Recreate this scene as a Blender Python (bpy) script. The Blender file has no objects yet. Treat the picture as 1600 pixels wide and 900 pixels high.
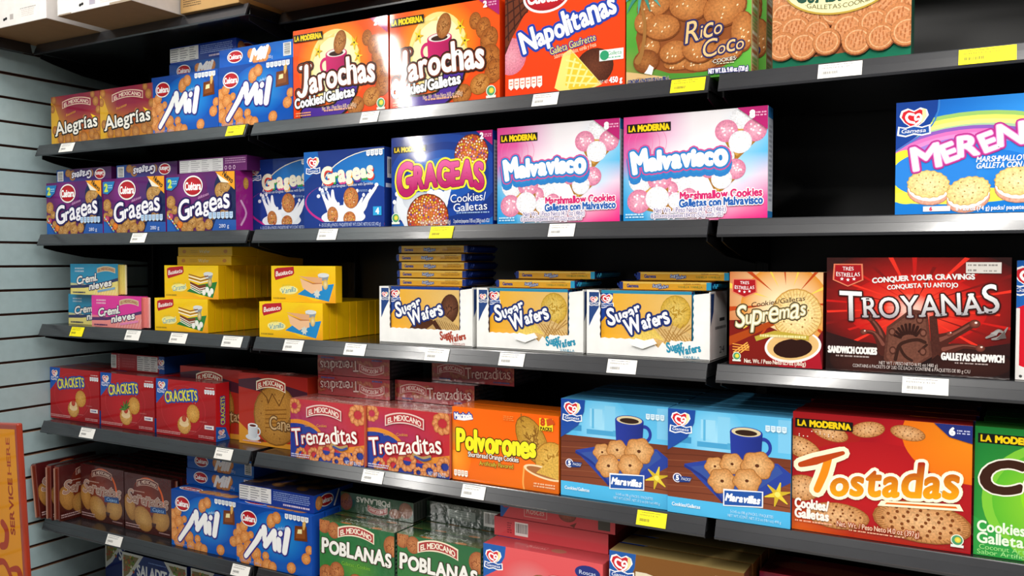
import math
# lamp rows: (x, y, length, power)
LAMPS = []
for k in range(7): LAMPS.append((-.45 - .545 * k * 1.45, -.85 - .83 * k * 1.45, 1.15, (26, 34, 38, 50, 56, 62, 62)[k]))
for k in range(-1, 2): LAMPS.append((1.75 - .545 * k * 1.45, -1.35 - .83 * k * 1.45, 1.15, 40))
for k in range(-2, 1): LAMPS.append((4.0 - .545 * k * 1.45, -1.6 - .83 * k * 1.45, 1.15, 34))
LAMP_ROT = math.atan2(.545, -.83) + math.pi
import bpy, bmesh, math, random
from mathutils import Vector, Matrix
from mathutils.geometry import tessellate_polygon
random.seed(7)
C = bpy.context.scene.collection
scene = bpy.context.scene

# ------------------------------------------------------------------ camera, light, exposure
cam_d = bpy.data.cameras.new('camera'); cam = bpy.data.objects.new('camera', cam_d); C.objects.link(cam)
cam.location = (1.69609, -1.63965, 1.47265)
cam.rotation_euler = (math.radians(90 - 1.8688), 0, math.radians(29.1455))
cam_d.sensor_width = 36.0; cam_d.lens = 36.0 * 1359.555 / 1600.0; cam_d.clip_start = 0.05
scene.camera = cam
scene.view_settings.view_transform = 'Standard'; scene.view_settings.look = 'None'
scene.view_settings.gamma = 1.0; scene.view_settings.use_curve_mapping = False
scene.view_settings.exposure = 0.12
world = bpy.data.worlds.new('world'); scene.world = world; world.use_nodes = True
world.node_tree.nodes['Background'].inputs[0].default_value = (1.0, 0.98, 0.95, 1)
world.node_tree.nodes['Background'].inputs[1].default_value = 0.12
def area(name, loc, rot, sx, sy, power, col=(1, .97, .92)):
    d = bpy.data.lights.new(name, 'AREA'); d.shape = 'RECTANGLE'; d.size = sx; d.size_y = sy
    d.energy = power; d.color = col
    o = bpy.data.objects.new(name, d); C.objects.link(o); o.location = loc; o.rotation_euler = rot
    return o
CEIL = 2.95
# fluorescent tube rows of the shop, hung just under the ceiling
for i, (x, y, ln, pw) in enumerate(LAMPS):
    area('ceiling_tube_light', (x, y, CEIL - .06), (0, 0, LAMP_ROT), .12, ln, pw)

# ------------------------------------------------------------------ helpers
def lin(h):
    if isinstance(h, tuple): return h
    h = h.lstrip('#'); o = []
    if len(h) == 3: h = ''.join(a + a for a in h)
    for i in (0, 2, 4):
        v = int(h[i:i + 2], 16) / 255.0
        o.append(v / 12.92 if v <= .04045 else ((v + .055) / 1.055) ** 2.4)
    return tuple(o)
def mix(a, b, t): return tuple(a[i] + (b[i] - a[i]) * t for i in range(3))

def vmat(name, rough=.35, spec=.5, mott=0.0, mscale=300, bump=0.0, bscale=60, coat=0.0, metal=0.0, crough=.08):
    m = bpy.data.materials.new(name); m.use_nodes = True; nt = m.node_tree; b = nt.nodes['Principled BSDF']
    at = nt.nodes.new('ShaderNodeAttribute'); at.attribute_name = 'ink'
    src = at.outputs['Color']
    tc = nt.nodes.new('ShaderNodeTexCoord')
    if mott:
        n = nt.nodes.new('ShaderNodeTexNoise'); n.inputs['Scale'].default_value = mscale; n.inputs['Detail'].default_value = 3
        nt.links.new(tc.outputs['Object'], n.inputs['Vector'])
        mr = nt.nodes.new('ShaderNodeMapRange'); mr.inputs[1].default_value = .3; mr.inputs[2].default_value = .7
        mr.inputs[3].default_value = 1 - mott; mr.inputs[4].default_value = 1 + mott * .6
        nt.links.new(n.outputs['Fac'], mr.inputs[0])
        mx = nt.nodes.new('ShaderNodeVectorMath'); mx.operation = 'SCALE'
        nt.links.new(src, mx.inputs[0]); nt.links.new(mr.outputs[0], mx.inputs['Scale']); src = mx.outputs[0]
    nt.links.new(src, b.inputs['Base Color'])
    b.inputs['Roughness'].default_value = rough; b.inputs['Specular IOR Level'].default_value = spec
    b.inputs['Coat Weight'].default_value = coat; b.inputs['Coat Roughness'].default_value = crough
    b.inputs['Metallic'].default_value = metal
    if bump:
        n = nt.nodes.new('ShaderNodeTexNoise'); n.inputs['Scale'].default_value = bscale; n.inputs['Detail'].default_value = 2
        nt.links.new(tc.outputs['Object'], n.inputs['Vector'])
        bp = nt.nodes.new('ShaderNodeBump'); bp.inputs['Strength'].default_value = bump; bp.inputs['Distance'].default_value = .01
        nt.links.new(n.outputs['Fac'], bp.inputs['Height']); nt.links.new(bp.outputs[0], b.inputs['Normal'])
        if coat: nt.links.new(bp.outputs[0], b.inputs['Coat Normal'])
    return m
CARD = vmat('printed_card', .6, .1, bump=.010, bscale=14, coat=.55, crough=.06)
FOOD = vmat('printed_food_picture', .6, .1, mott=.28, mscale=260, bump=.010, bscale=14, coat=.55, crough=.06)
FILM = vmat('glossy_wrapper_film', .22, .5, bump=.12, bscale=40, coat=.45, crough=.06)
FOILFOOD = vmat('wrapper_food_picture', .22, .5, mott=.25, mscale=260, bump=.12, bscale=40, coat=.45, crough=.06)
KRAFT = vmat('corrugated_board', .75, .2, mott=.06, mscale=30, bump=.02, bscale=90)
METAL = vmat('powder_coated_metal', .35, .45, mott=.05, mscale=40, bump=.006, bscale=400)
PLASTIC = vmat('smooth_plastic_strip', .28, .5, mott=.12, mscale=14, bump=.004, bscale=25, coat=.6, crough=.12)
PAPER = vmat('paper_label', .6, .3)
GLOSS = vmat('glossy_black_steel_deck', .2, .5, mott=.1, mscale=20, bump=.003, bscale=60)
ALL = [CARD, FOOD, FILM, FOILFOOD, KRAFT, METAL, PLASTIC, PAPER, GLOSS]
IX = {m.name: i for i, m in enumerate(ALL)}

class Art:
    """polygons of ONE mesh: vertices, faces, ink colour per corner, material per face"""
    def __init__(s): s.V = []; s.F = []; s.K = []; s.M = []
    def add(s, pts, cols, m):
        n = len(s.V); s.V += [tuple(p) for p in pts]; s.F.append(list(range(n, n + len(pts)))); s.K += cols; s.M.append(IX[m.name])
    def build(s, name, parent=None, mats=None):
        me = bpy.data.meshes.new(name); me.from_pydata(s.V, [], s.F)
        used = sorted(set(s.M)); rm = {u: i for i, u in enumerate(used)}
        for u in used: me.materials.append(ALL[u])
        for p, m in zip(me.polygons, s.M): p.material_index = rm[m]
        ca = me.color_attributes.new('ink', 'FLOAT_COLOR', 'CORNER')
        buf = []
        for k in s.K: buf += [k[0], k[1], k[2], 1.0]
        ca.data.foreach_set('color', buf)
        me.update()
        o = bpy.data.objects.new(name, me); C.objects.link(o)
        if parent is not None: o.parent = parent
        return o
    def clusters(s, tol=.003):
        """separate printed pictures lying apart on the same face"""
        bb = []
        for f in s.F:
            ps = [s.V[i] for i in f]; bb.append([min(p[k] for p in ps) - tol for k in range(3)] + [max(p[k] for p in ps) + tol for k in range(3)])
        par = list(range(len(bb)))
        def find(i):
            while par[i] != i: par[i] = par[par[i]]; i = par[i]
            return i
        order = sorted(range(len(bb)), key=lambda i: bb[i][0]); act = []
        for i in order:
            act = [j for j in act if bb[j][3] >= bb[i][0]]
            for j in act:
                if bb[j][1] <= bb[i][4] and bb[i][1] <= bb[j][4] and bb[j][2] <= bb[i][5] and bb[i][2] <= bb[j][5]: par[find(j)] = find(i)
            act.append(i)
        out = {}; k0 = 0
        for i, f in enumerate(s.F):
            a = out.setdefault(find(i), Art()); a.add([s.V[j] for j in f], s.K[k0:k0 + len(f)], ALL[s.M[i]]); k0 += len(f)
        return list(out.values())
    # ---- solid shapes
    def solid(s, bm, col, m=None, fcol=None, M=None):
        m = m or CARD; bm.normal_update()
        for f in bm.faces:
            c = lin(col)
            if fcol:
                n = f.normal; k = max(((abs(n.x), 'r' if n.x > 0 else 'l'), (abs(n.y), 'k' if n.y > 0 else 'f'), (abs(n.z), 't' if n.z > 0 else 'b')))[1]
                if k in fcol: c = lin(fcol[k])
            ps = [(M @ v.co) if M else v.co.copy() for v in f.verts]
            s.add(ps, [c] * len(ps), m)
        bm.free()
    def box(s, x0, x1, y0, y1, z0, z1, col, m=None, bev=.0012, seg=2, fcol=None, M=None):
        bm = bmesh.new(); bmesh.ops.create_cube(bm, size=1)
        for v in bm.verts:
            v.co = Vector((x0 + (x1 - x0) * (v.co.x + .5), y0 + (y1 - y0) * (v.co.y + .5), z0 + (z1 - z0) * (v.co.z + .5)))
        if bev: bmesh.ops.bevel(bm, geom=bm.edges[:], offset=bev, segments=seg, affect='EDGES', profile=.5)
        s.solid(bm, col, m, fcol, M)
    def prism(s, prof, a0, a1, axis, col, m=None, M=None):
        """profile (2D, counter-clockwise) extruded along an axis"""
        bm = bmesh.new(); rings = []
        for a in (a0, a1):
            r = []
            for p in prof:
                co = (a, p[0], p[1]) if axis == 'x' else ((p[0], a, p[1]) if axis == 'y' else (p[0], p[1], a))
                r.append(bm.verts.new(co))
            rings.append(r)
        n = len(prof)
        for i in range(n):
            bm.faces.new((rings[0][i], rings[0][(i + 1) % n], rings[1][(i + 1) % n], rings[1][i]))
        bm.faces.new(rings[0][::-1]); bm.faces.new(rings[1])
        bmesh.ops.recalc_face_normals(bm, faces=bm.faces)
        s.solid(bm, col, m, None, M)

# ------------------------------------------------------------------ lettering
_gl = {}
def glyph(ch):
    if ch in _gl: return _gl[ch]
    cu = bpy.data.curves.new('g', 'FONT'); cu.body = ch; cu.size = 1; cu.resolution_u = 4
    ob = bpy.data.objects.new('g', cu); C.objects.link(ob)
    dg = bpy.context.evaluated_depsgraph_get(); me = ob.evaluated_get(dg).to_mesh()
    V = [(v.co.x, v.co.y) for v in me.vertices]; F = [tuple(p.vertices) for p in me.polygons]
    cnt = {}
    for f in F:
        for i in range(len(f)):
            e = tuple(sorted((f[i], f[(i + 1) % len(f)]))); cnt[e] = cnt.get(e, 0) + 1
    E = [e for e, n in cnt.items() if n == 1]
    ob.evaluated_get(dg).to_mesh_clear(); bpy.data.objects.remove(ob); bpy.data.curves.remove(cu)
    xs = [v[0] for v in V] or [0]
    g = (V, F, E, min(xs), max(xs)); _gl[ch] = g
    return g
CAP = max(v[1] for v in glyph('H')[0])

def clip(poly, x0, y0, x1, y1):
    for ax, lim, sg in ((0, x0, 1), (0, x1, -1), (1, y0, 1), (1, y1, -1)):
        out = []; n = len(poly)
        for i in range(n):
            a, b = poly[i], poly[(i + 1) % n]; da = (a[0][ax] - lim) * sg; db = (b[0][ax] - lim) * sg
            if da >= 0: out.append(a)
            if (da < 0) != (db < 0):
                t = da / (da - db)
                out.append(((a[0][0] + (b[0][0] - a[0][0]) * t, a[0][1] + (b[0][1] - a[0][1]) * t), mix(a[1], b[1], t)))
        poly = out
        if len(poly) < 3: return []
    return poly

DZ = 1.4e-5; JZ = 1.0e-6
class Face:
    """a flat printed face: x and y run 0..1 across its width and height, lengths are in fractions of its height"""
    def __init__(s, parts, o, ux, uy, W, H, part='carton', mat=None, food=None):
        s.parts = parts; s.o = Vector(o); s.ux = Vector(ux); s.uy = Vector(uy); s.n = s.ux.cross(s.uy)
        s.W = W; s.H = H; s.L = 1; s.part = part; s.mat = mat or CARD; s.food = food or FOOD; s.clip = (0, 0, W, H); s.flip = False; s.c = 0; s.top = 0; s.base = 2e-5
    def use(s, part): s.part = part; return s
    def window(s, x0, y0, x1, y1): s.clip = (x0 * s.W, y0 * s.H, x1 * s.W, y1 * s.H)
    def emit(s, pts, cols, m=None):
        """pts in metres on the face"""
        if s.flip: pts = [(s.W - p[0], s.H - p[1]) for p in pts]
        pl = clip(list(zip(pts, cols)), *s.clip)
        if not pl: return
        ar = sum(pl[i][0][0] * pl[(i + 1) % len(pl)][0][1] - pl[(i + 1) % len(pl)][0][0] * pl[i][0][1] for i in range(len(pl)))
        if abs(ar) < 1e-10: return
        if ar < 0: pl = pl[::-1]
        if s.part not in s.parts: s.parts[s.part] = Art()
        h = s.base + s.c * JZ          # hairline steps keep overlapping ink from lying in one plane
        s.parts[s.part].add([s.o + s.ux * p[0][0] + s.uy * p[0][1] + s.n * h for p in pl], [p[1] for p in pl], m or s.mat)
    def up(s):
        s.base += max(DZ, max(s.top, s.c) * JZ + 8e-6); s.c = 0; s.top = 0
    def fresh(s):
        s.top = max(s.top, s.c); s.c = 0
    def grid(s, rows):
        """smooth printed colour mesh, rows of colours from the bottom edge upward"""
        s.up(); R = [[lin(k) for k in r] for r in rows]; nr, nc = len(R) - 1, len(R[0]) - 1; sub = 4
        sm = lambda t: t
        def at(u, v):
            j = min(int(v * nr), nr - 1); i = min(int(u * nc), nc - 1); a, b = u * nc - i, v * nr - j
            return mix(mix(R[j][i], R[j][i + 1], a), mix(R[j + 1][i], R[j + 1][i + 1], a), b)
        n, m = nc * sub, nr * sub
        for i in range(n):
            for j in range(m):
                q = [(i / n, j / m), ((i + 1) / n, j / m), ((i + 1) / n, (j + 1) / m), (i / n, (j + 1) / m)]
                s.emit([(a * s.W, b * s.H) for a, b in q], [at(a, b) for a, b in q])
    # ---- shapes
    def rect(s, x0, y0, x1, y1, col, m=None):
        s.up(); W, H = s.W, s.H
        if isinstance(col, list): c = [lin(k) for k in col]      # bl, br, tr, tl
        else: c = [lin(col)] * 4
        s.emit([(x0 * W, y0 * H), (x1 * W, y0 * H), (x1 * W, y1 * H), (x0 * W, y1 * H)], c, m)
    def bg(s, bl, br=None, tr=None, tl=None):
        n = 6; c = [lin(k) for k in (bl, br or bl, tr or br or bl, tl or tr or bl)]; s.up()
        f = lambda u, v: mix(mix(c[0], c[1], u), mix(c[3], c[2], u), v)
        for i in range(n):
            for j in range(n):
                q = [(i / n, j / n), ((i + 1) / n, j / n), ((i + 1) / n, (j + 1) / n), (i / n, (j + 1) / n)]
                s.emit([(a * s.W, b * s.H) for a, b in q], [f(a, b) for a, b in q])
    def poly(s, pts, col, m=None, up=True):
        if up: s.up()
        P = [(a * s.W, b * s.H) for a, b in pts]
        cs = [lin(k) for k in col] if isinstance(col, list) else [lin(col)] * len(P)
        for t in tessellate_polygon([[Vector((p[0], p[1], 0)) for p in P]]):
            s.emit([P[i] for i in t], [cs[i] for i in t], m)
    def ell(s, x, y, rx, ry, col, rot=0, cin=None, n=22, m=None, a0=0, a1=360, bumps=0, amp=.06, ring=0):
        """ellipse (or scalloped disc); cin = colour at the centre; ring = inner radius share"""
        s.up(); cx, cy = x * s.W, y * s.H; co, si = math.cos(math.radians(rot)), math.sin(math.radians(rot)); ps = []; qs = []
        if bumps: n = max(n, bumps * 6)
        elif n == 22 and max(rx, ry) > .22: n = 44
        for i in range(n + 1):
            t = math.radians(a0 + (a1 - a0) * i / n); k = 1 + (amp * math.cos(bumps * t) if bumps else 0)
            px, py = rx * s.H * k * math.cos(t), ry * s.H * k * math.sin(t)
            ps.append((cx + px * co - py * si, cy + px * si + py * co)); qs.append((cx + ring * (px * co - py * si), cy + ring * (px * si + py * co)))
        c = lin(col); ci = lin(cin) if cin else c
        for i in range(n):
            if ring: s.emit([qs[i], ps[i], ps[i + 1], qs[i + 1]], [ci, c, c, ci], m)
            else: s.emit([(cx, cy), ps[i], ps[i + 1]], [ci, c, c], m)
    def stroke(s, pts, r, col, out=(), m=None, taper=None, smooth=True, up=True):
        """round brush line; r (fraction of H) may be a list; out = [(colour, extra radius), ...] outermost first"""
        P = [(a * s.W, b * s.H) for a, b in pts]; R = list(r) if isinstance(r, (list, tuple)) else [r] * len(P)
        if smooth and len(P) > 2:
            Q = []; RR = []
            for i in range(len(P) - 1):
                p0, p1, p2, p3 = P[max(i - 1, 0)], P[i], P[i + 1], P[min(i + 2, len(P) - 1)]
                for k in range(4):
                    t = k / 4; t2 = t * t; t3 = t2 * t
                    Q.append(tuple(.5 * (2 * p1[a] + (p2[a] - p0[a]) * t + (2 * p0[a] - 5 * p1[a] + 4 * p2[a] - p3[a]) * t2 + (3 * p1[a] - p0[a] - 3 * p2[a] + p3[a]) * t3) for a in (0, 1)))
                    RR.append(R[i] + (R[i + 1] - R[i]) * t)
            Q.append(P[-1]); RR.append(R[-1]); P, R = Q, RR
        for col_, e in list(out) + [(col, 0)]:
            if up: s.up()
            k = lin(col_)
            for i, p in enumerate(P):
                s.dot(p, (R[i] + e) * s.H, k, m)
                if i:
                    a = P[i - 1]; s.seg(a, p, (R[i - 1] + e) * s.H, (R[i] + e) * s.H, k, m)
    def dot(s, p, r, k, m=None, n=9):
        s.c += 1
        s.emit([(p[0] + r * math.cos(6.2832 * i / n), p[1] + r * math.sin(6.2832 * i / n)) for i in range(n)], [k] * n, m)
    def seg(s, a, b, ra, rb, k, m=None, kb=None):
        dx, dy = b[0] - a[0], b[1] - a[1]; d = math.hypot(dx, dy)
        if d < 1e-9: return
        nx, ny = -dy / d, dx / d; kb = kb or k; s.c += 1
        s.emit([(a[0] - nx * ra, a[1] - ny * ra), (b[0] - nx * rb, b[1] - ny * rb), (b[0] + nx * rb, b[1] + ny * rb), (a[0] + nx * ra, a[1] + ny * ra)], [k, kb, kb, k], m)
    def txt(s, t, x, y, h, w=None, col='#fff', out=(), shear=0, rot=0, arc=0, grow=0, bold=0, serif=0, sp=.09, jit=None, dx=0, dy=0, m=None, cols=None):
        """x, y centre of the line (caps); h cap height; w width; col may be (top, bottom)"""
        h *= s.H; gs = []; cur = 0.0; sp = sp + 1.0 * bold
        for i, ch in enumerate(t):
            if ch == ' ': cur += .38; continue
            V, F, E, a, b = glyph(ch); js = jit[i % len(jit)] if jit else (1, 0, 0)
            sc = js[0] / CAP; ca, sa = math.cos(math.radians(js[2])), math.sin(math.radians(js[2])); mx = (a + b) / 2
            V2 = []
            for vx, vy in V:
                px, py = (vx - mx) * sc, (vy * sc - .5)
                V2.append((px * ca - py * sa + cur + (b - a) * sc / 2, px * sa + py * ca + .5 + js[1]))
            gs.append((V2, F, E, i)); cur += (b - a) * sc + sp
        tw = max(cur - sp, .01); kx = (w * s.W / tw) if w else h
        ca, sa = math.cos(math.radians(rot)), math.sin(math.radians(rot)); half = tw * kx / 2
        def warp(p):
            px = p[0] * kx - half; u = px / max(half, 1e-6); py = (p[1] - .5) * h
            py *= 1 + grow * u; py += arc * h * (1 - u * u); px += shear * py
            return (x * s.W + dx * s.H + px * ca - py * sa, y * s.H + dy * s.H + px * sa + py * ca)
        gradient = isinstance(col, tuple) and isinstance(col[0], str)
        c0, c1 = (lin(col[1]), lin(col[0])) if gradient else (lin(col), lin(col))
        W = [[warp(p) for p in g[0]] for g in gs]
        if serif:
            extra = []
            for gi, g in enumerate(gs):
                for e in g[2]:
                    p, q = g[0][e[0]], g[0][e[1]]
                    L = abs(p[0] - q[0])
                    if abs(p[1] - q[1]) < .02 and .06 < L < .34 and (abs(p[1]) < .03 or abs(p[1] - 1) < .03 or abs(p[1] - .74) < .03):
                        xa, xb = min(p[0], q[0]) - serif, max(p[0], q[0]) + serif; ya = p[1] - (0 if p[1] < .3 else .09)
                        extra.append((gi, [(xa, ya), (xb, ya), (xb, ya + .09), (xa, ya + .09)]))
        for oc, r in list(out):
            s.up(); k = lin(oc); r *= h
            for gi, g in enumerate(gs):
                w_ = W[gi]; s.fresh(); s.c = (gi % 2) * 4
                for e in g[2]: s.seg(w_[e[0]], w_[e[1]], r, r, k, m)
                for v in set(a for e in g[2] for a in e): s.dot(w_[v], r, k, m, 8)
                s.c += 1
                for f in g[1]: s.emit([w_[i] for i in f], [k] * len(f), m)
            if serif:
                for gi, q in extra:
                    q = [warp(p) for p in q]
                    for i in range(4): s.seg(q[i], q[(i + 1) % 4], r, r, k, m); s.dot(q[i], r, k, m, 8)
        s.up()
        for gi, g in enumerate(gs):
            w_ = W[gi]; s.fresh()
            if cols: a0 = a1 = lin(cols[gi % len(cols)])
            else: a0, a1 = c0, c1
            K = [mix(a0, a1, min(1, max(0, p[1]))) for p in g[0]]
            for f in g[1]: s.emit([w_[i] for i in f], [K[i] for i in f], m)
            if bold:
                for e in g[2]: s.seg(w_[e[0]], w_[e[1]], bold * h, bold * h, K[e[0]], m, K[e[1]])
                for v in set(a for e in g[2] for a in e): s.dot(w_[v], bold * h, K[v], m, 8)
        if serif:
            for gi, q in extra: s.emit([warp(p) for p in q], [mix(c0, c1, p[1]) for p in q], m)

class Carton:
    """a printed carton: front at y=0, base at z=0, centred on x"""
    def __init__(s, W, H, D, col, fcol=None, bev=.0012, mat=None, food=None):
        s.W, s.H, s.D = W, H, D; s.parts = {'carton': Art()}
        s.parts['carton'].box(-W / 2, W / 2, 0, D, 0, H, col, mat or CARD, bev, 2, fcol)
        k = dict(mat=mat, food=food)
        s.f = Face(s.parts, (-W / 2, 0, 0), (1, 0, 0), (0, 0, 1), W, H, **k)
        s.t = Face(s.parts, (-W / 2, 0, H), (1, 0, 0), (0, 1, 0), W, D, **k)
        s.r = Face(s.parts, (W / 2, 0, 0), (0, 1, 0), (0, 0, 1), D, H, **k)
        s.l = Face(s.parts, (-W / 2, D, 0), (0, -1, 0), (0, 0, 1), D, H, **k)
    def build(s, name, label, cat, loc, rot=(0, 0, 0), group=None):
        t = thing(name, label, cat, loc, rot, group)
        build_parts(s.parts, t); return t

def build_parts(parts, t):
    for k, a in parts.items():
        if not a.F: continue
        if k.endswith('_picture') or k in ('palm_leaves', 'vanilla_flower', 'quality_seal', 'brand_logo', 'crimped_end', 'crimped_fin', 'product_lettering', 'tape', 'printed_mark'):
            for q in a.clusters(.006 if k == 'product_lettering' else .0035): q.build(k, t)
        else: a.build(k, t)
def thing(name, label, cat, loc=(0, 0, 0), rot=(0, 0, 0), group=None):
    o = bpy.data.objects.new(name, None); C.objects.link(o); o.empty_display_size = .05
    o.location = loc; o.rotation_euler = rot; tag(o, label, cat, group); return o
def tag(o, label=None, cat=None, group=None, kind=None):
    if label: o['label'] = label
    if cat: o['category'] = cat
    if group: o['group'] = group
    if kind: o['kind'] = kind
    return o
def dup(t, label, loc, rot=(0, 0, 0), group=None):
    r = t.copy(); C.objects.link(r); r.location = loc; r.rotation_euler = rot; r['label'] = label
    if group: r['group'] = group
    for ch in list(t.children):
        c = ch.copy(); C.objects.link(c); c.parent = r
        for g in list(ch.children):
            d = g.copy(); C.objects.link(d); d.parent = c
    return r
# ------------------------------------------------------------------ printed motifs shared by the cartons
def logo_heart(f, x, y, s, banner='#1f4fa0', name='Gamesa'):
    """red heart with a white spiral over a blue ribbon; s = height in face heights"""
    p = f.part; f.use('brand_logo'); a = f.H / f.W
    def P(l): return [(x + u * s * a, y + v * s) for u, v in l]
    heart = [(0, -.25), (-.32, .0), (-.46, .22), (-.4, .42), (-.2, .5), (0, .4), (.2, .5), (.4, .42), (.46, .22), (.32, .0)]
    f.poly(P([(u * 1.16, v * 1.14) for u, v in heart]), '#fdfdfd')
    f.poly(P(heart), '#d3202e'); f.poly(P([(.24, -.1), (.46, .22), (.42, .5), (.3, .52), (.3, .2)]), '#f6e6a8')
    f.stroke(P([(-.02, .3), (-.2, .34), (-.28, .2), (-.18, .04), (0, -.02)]), .05 * s, '#fff')
    f.stroke(P([(.16, .12), (.06, .1), (.06, .24), (.18, .3), (.26, .2), (.2, .0), (.06, -.1)]), .045 * s, '#fff')
    f.poly(P([(-.62, -.5), (-.3, -.58), (.0, -.5), (.3, -.56), (.62, -.5), (.6, -.12), (.3, -.2), (0, -.12), (-.3, -.2), (-.58, -.14)]), '#fdfdfd')
    f.poly(P([(-.55, -.45), (-.3, -.52), (.0, -.44), (.3, -.5), (.56, -.45), (.54, -.18), (.3, -.25), (0, -.17), (-.3, -.25), (-.52, -.19)]), banner)
    f.txt(name, x, y - .34 * s, .15 * s, .9 * s * a, '#fff', shear=.2)
    f.use(p)
def logo_arch(f, x, y, w, h, fill='#b3262e', ink='#f7ead6', edge='#f3e3c8', text='EL MEXICANO', rot=0):
    p = f.part; f.use('brand_logo'); n = 10; ww = w * f.W; hh = h * f.H; ca, sa = math.cos(math.radians(rot)), math.sin(math.radians(rot))
    def ring(k):
        T = []; B = []
        for i in range(n + 1):
            u = -1 + 2 * i / n; bow = .55 * hh * (1 - u * u)
            for L, v in ((T, .5), (B, -.5)):
                px = u * (ww / 2 + k) ; py = bow + (v * hh + (k if v > 0 else -k))
                L.append(((x * f.W + px * ca - py * sa) / f.W, (y * f.H + px * sa + py * ca) / f.H))
        f.up(); 
        return T, B
    for k, c in ((.16 * hh, edge), (0, fill)):
        T, B = ring(k)
        for i in range(n): f.poly([B[i], B[i + 1], T[i + 1], T[i]], c, up=False)
    f.txt(text, x, y, h * .62, w * .9, ink, arc=.9, rot=rot, bold=.04, serif=.07)
    f.use(p)
def logo_black(f, x, y, w, h, rot=0):
    p = f.part; f.use('brand_logo'); a = w / 2; b = h / 2
    f.poly([(x - a, y - b), (x + a, y - b), (x + a, y + b), (x - a, y + b)], '#15110f')
    f.txt('LA', x - .38 * w, y, h * .62, w * .15, '#e8c40e', bold=.07)
    f.txt('MODERNA', x + .11 * w, y, h * .66, w * .7, '#f2cf12', bold=.09, jit=[(1, 0, 0), (.9, 0, 4), (1, 0, -5), (.95, .02, 0), (1, -.02, 3)])
    f.use(p)
def logo_oval(f, x, y, rx, ry, name='Cuétara', rot=0):
    p = f.part; f.use('brand_logo')
    f.ell(x, y, rx, ry, '#f6f2ee', rot); f.ell(x, y, rx * .9, ry * .86, '#a81420', rot, cin='#d3202c')
    f.txt(name, x, y, ry * .72, rx * 1.6 * f.H / f.W, '#fff', bold=.05, serif=.05, rot=rot)
    f.use(p)
def logo_shield(f, x, y, w, h):
    p = f.part; f.use('brand_logo')
    for k, c in ((1.12, '#e07a5a'), (1, '#a8121c')):
        a, b = w / 2 * k, h / 2 * k
        f.poly([(x - a, y - b * .45), (x, y - b), (x + a, y - b * .45), (x + a * .94, y + b * .9), (x - a * .94, y + b * .9)], c)
    f.txt('TRES', x, y + h * .28, h * .17, w * .4, '#fff', serif=.05)
    f.txt('ESTRELLAS', x, y + .03 * h, h * .19, w * .86, '#fff', serif=.05, arc=-.2)
    for k in (-1, 0, 1): star(f, x + k * w * .22, y - .24 * h + abs(k) * .04 * h, .09 * h, '#fff')
    f.use(p)
def star(f, x, y, r, col, n=5, rin=.42):
    f.poly([(x + r * (1 if i % 2 == 0 else rin) * math.sin(math.pi * i / n) * f.H / f.W, y + r * (1 if i % 2 == 0 else rin) * math.cos(math.pi * i / n)) for i in range(2 * n)], col)
def facts(f, x0, y0, x1, y1, n=5, col='#f1f4f8', dark='#7f90b0'):
    """row of small daily-value pills"""
    p = f.part; f.use('nutrition_icons'); w = (x1 - x0) / n
    for i in range(n):
        a, b = x0 + w * (i + .06), x0 + w * (i + .92)
        f.poly([(a, y0 + .2 * (y1 - y0)), ((a + b) / 2, y0), (b, y0 + .2 * (y1 - y0)), (b, y1), (a, y1)], col, up=(i == 0))
    f.up()
    for i in range(n):
        a, b = x0 + w * (i + .24), x0 + w * (i + .74)
        for k in (.42, .68): f.poly([(a, y0 + k * (y1 - y0)), (b, y0 + k * (y1 - y0)), (b, y0 + (k + .1) * (y1 - y0)), (a, y0 + (k + .1) * (y1 - y0))], dark, up=False)
    f.use(p)
def barcode(f, x0, y0, x1, y1, vertical=True):
    p = f.part; f.use('barcode'); f.rect(x0, y0, x1, y1, '#efeeea'); f.up(); rnd = random.Random(3); t = .08
    while t < .9:
        k = rnd.choice((.02, .03, .05))
        if vertical: f.poly([(x0 + (x1 - x0) * t, y0 + .2 * (y1 - y0)), (x0 + (x1 - x0) * (t + k), y0 + .2 * (y1 - y0)), (x0 + (x1 - x0) * (t + k), y1 - .1 * (y1 - y0)), (x0 + (x1 - x0) * t, y1 - .1 * (y1 - y0))], '#2a2a2a', up=False)
        else: f.poly([(x0 + .12 * (x1 - x0), y0 + (y1 - y0) * t), (x1 - .12 * (x1 - x0), y0 + (y1 - y0) * t), (x1 - .12 * (x1 - x0), y0 + (y1 - y0) * (t + k)), (x0 + .12 * (x1 - x0), y0 + (y1 - y0) * (t + k))], '#2a2a2a', up=False)
        t += k + rnd.choice((.03, .045))
    f.use(p)
def panel(f, x0, y0, x1, y1, cols=3, rows=7, bg='#e9e7e4', ink='#8b8b90'):
    """nutrition facts table"""
    p = f.part; f.use('nutrition_panel'); f.rect(x0, y0, x1, y1, bg); f.up(); rnd = random.Random(5); w = (x1 - x0) / cols; h = (y1 - y0) / rows
    for c in range(cols):
        for r in range(rows):
            e = rnd.uniform(.5, .92)
            f.poly([(x0 + w * (c + .06), y0 + h * (r + .25)), (x0 + w * (c + e), y0 + h * (r + .25)), (x0 + w * (c + e), y0 + h * (r + .6)), (x0 + w * (c + .06), y0 + h * (r + .6))], ink, up=False)
    f.use(p)
def lines(f, x0, y0, x1, y1, n, col, seed=1):
    """small print too fine to read: broken bars"""
    rnd = random.Random(seed); f.up(); h = (y1 - y0) / n
    for r in range(n):
        t = x0
        while t < x1 - .01:
            w = min(rnd.uniform(.005, .02), x1 - t)
            f.poly([(t, y0 + h * (r + .2)), (t + w, y0 + h * (r + .2)), (t + w, y0 + h * (r + .72)), (t, y0 + h * (r + .72))], col, up=False); t += w + rnd.choice((.003, .003, .003, .008))
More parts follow.
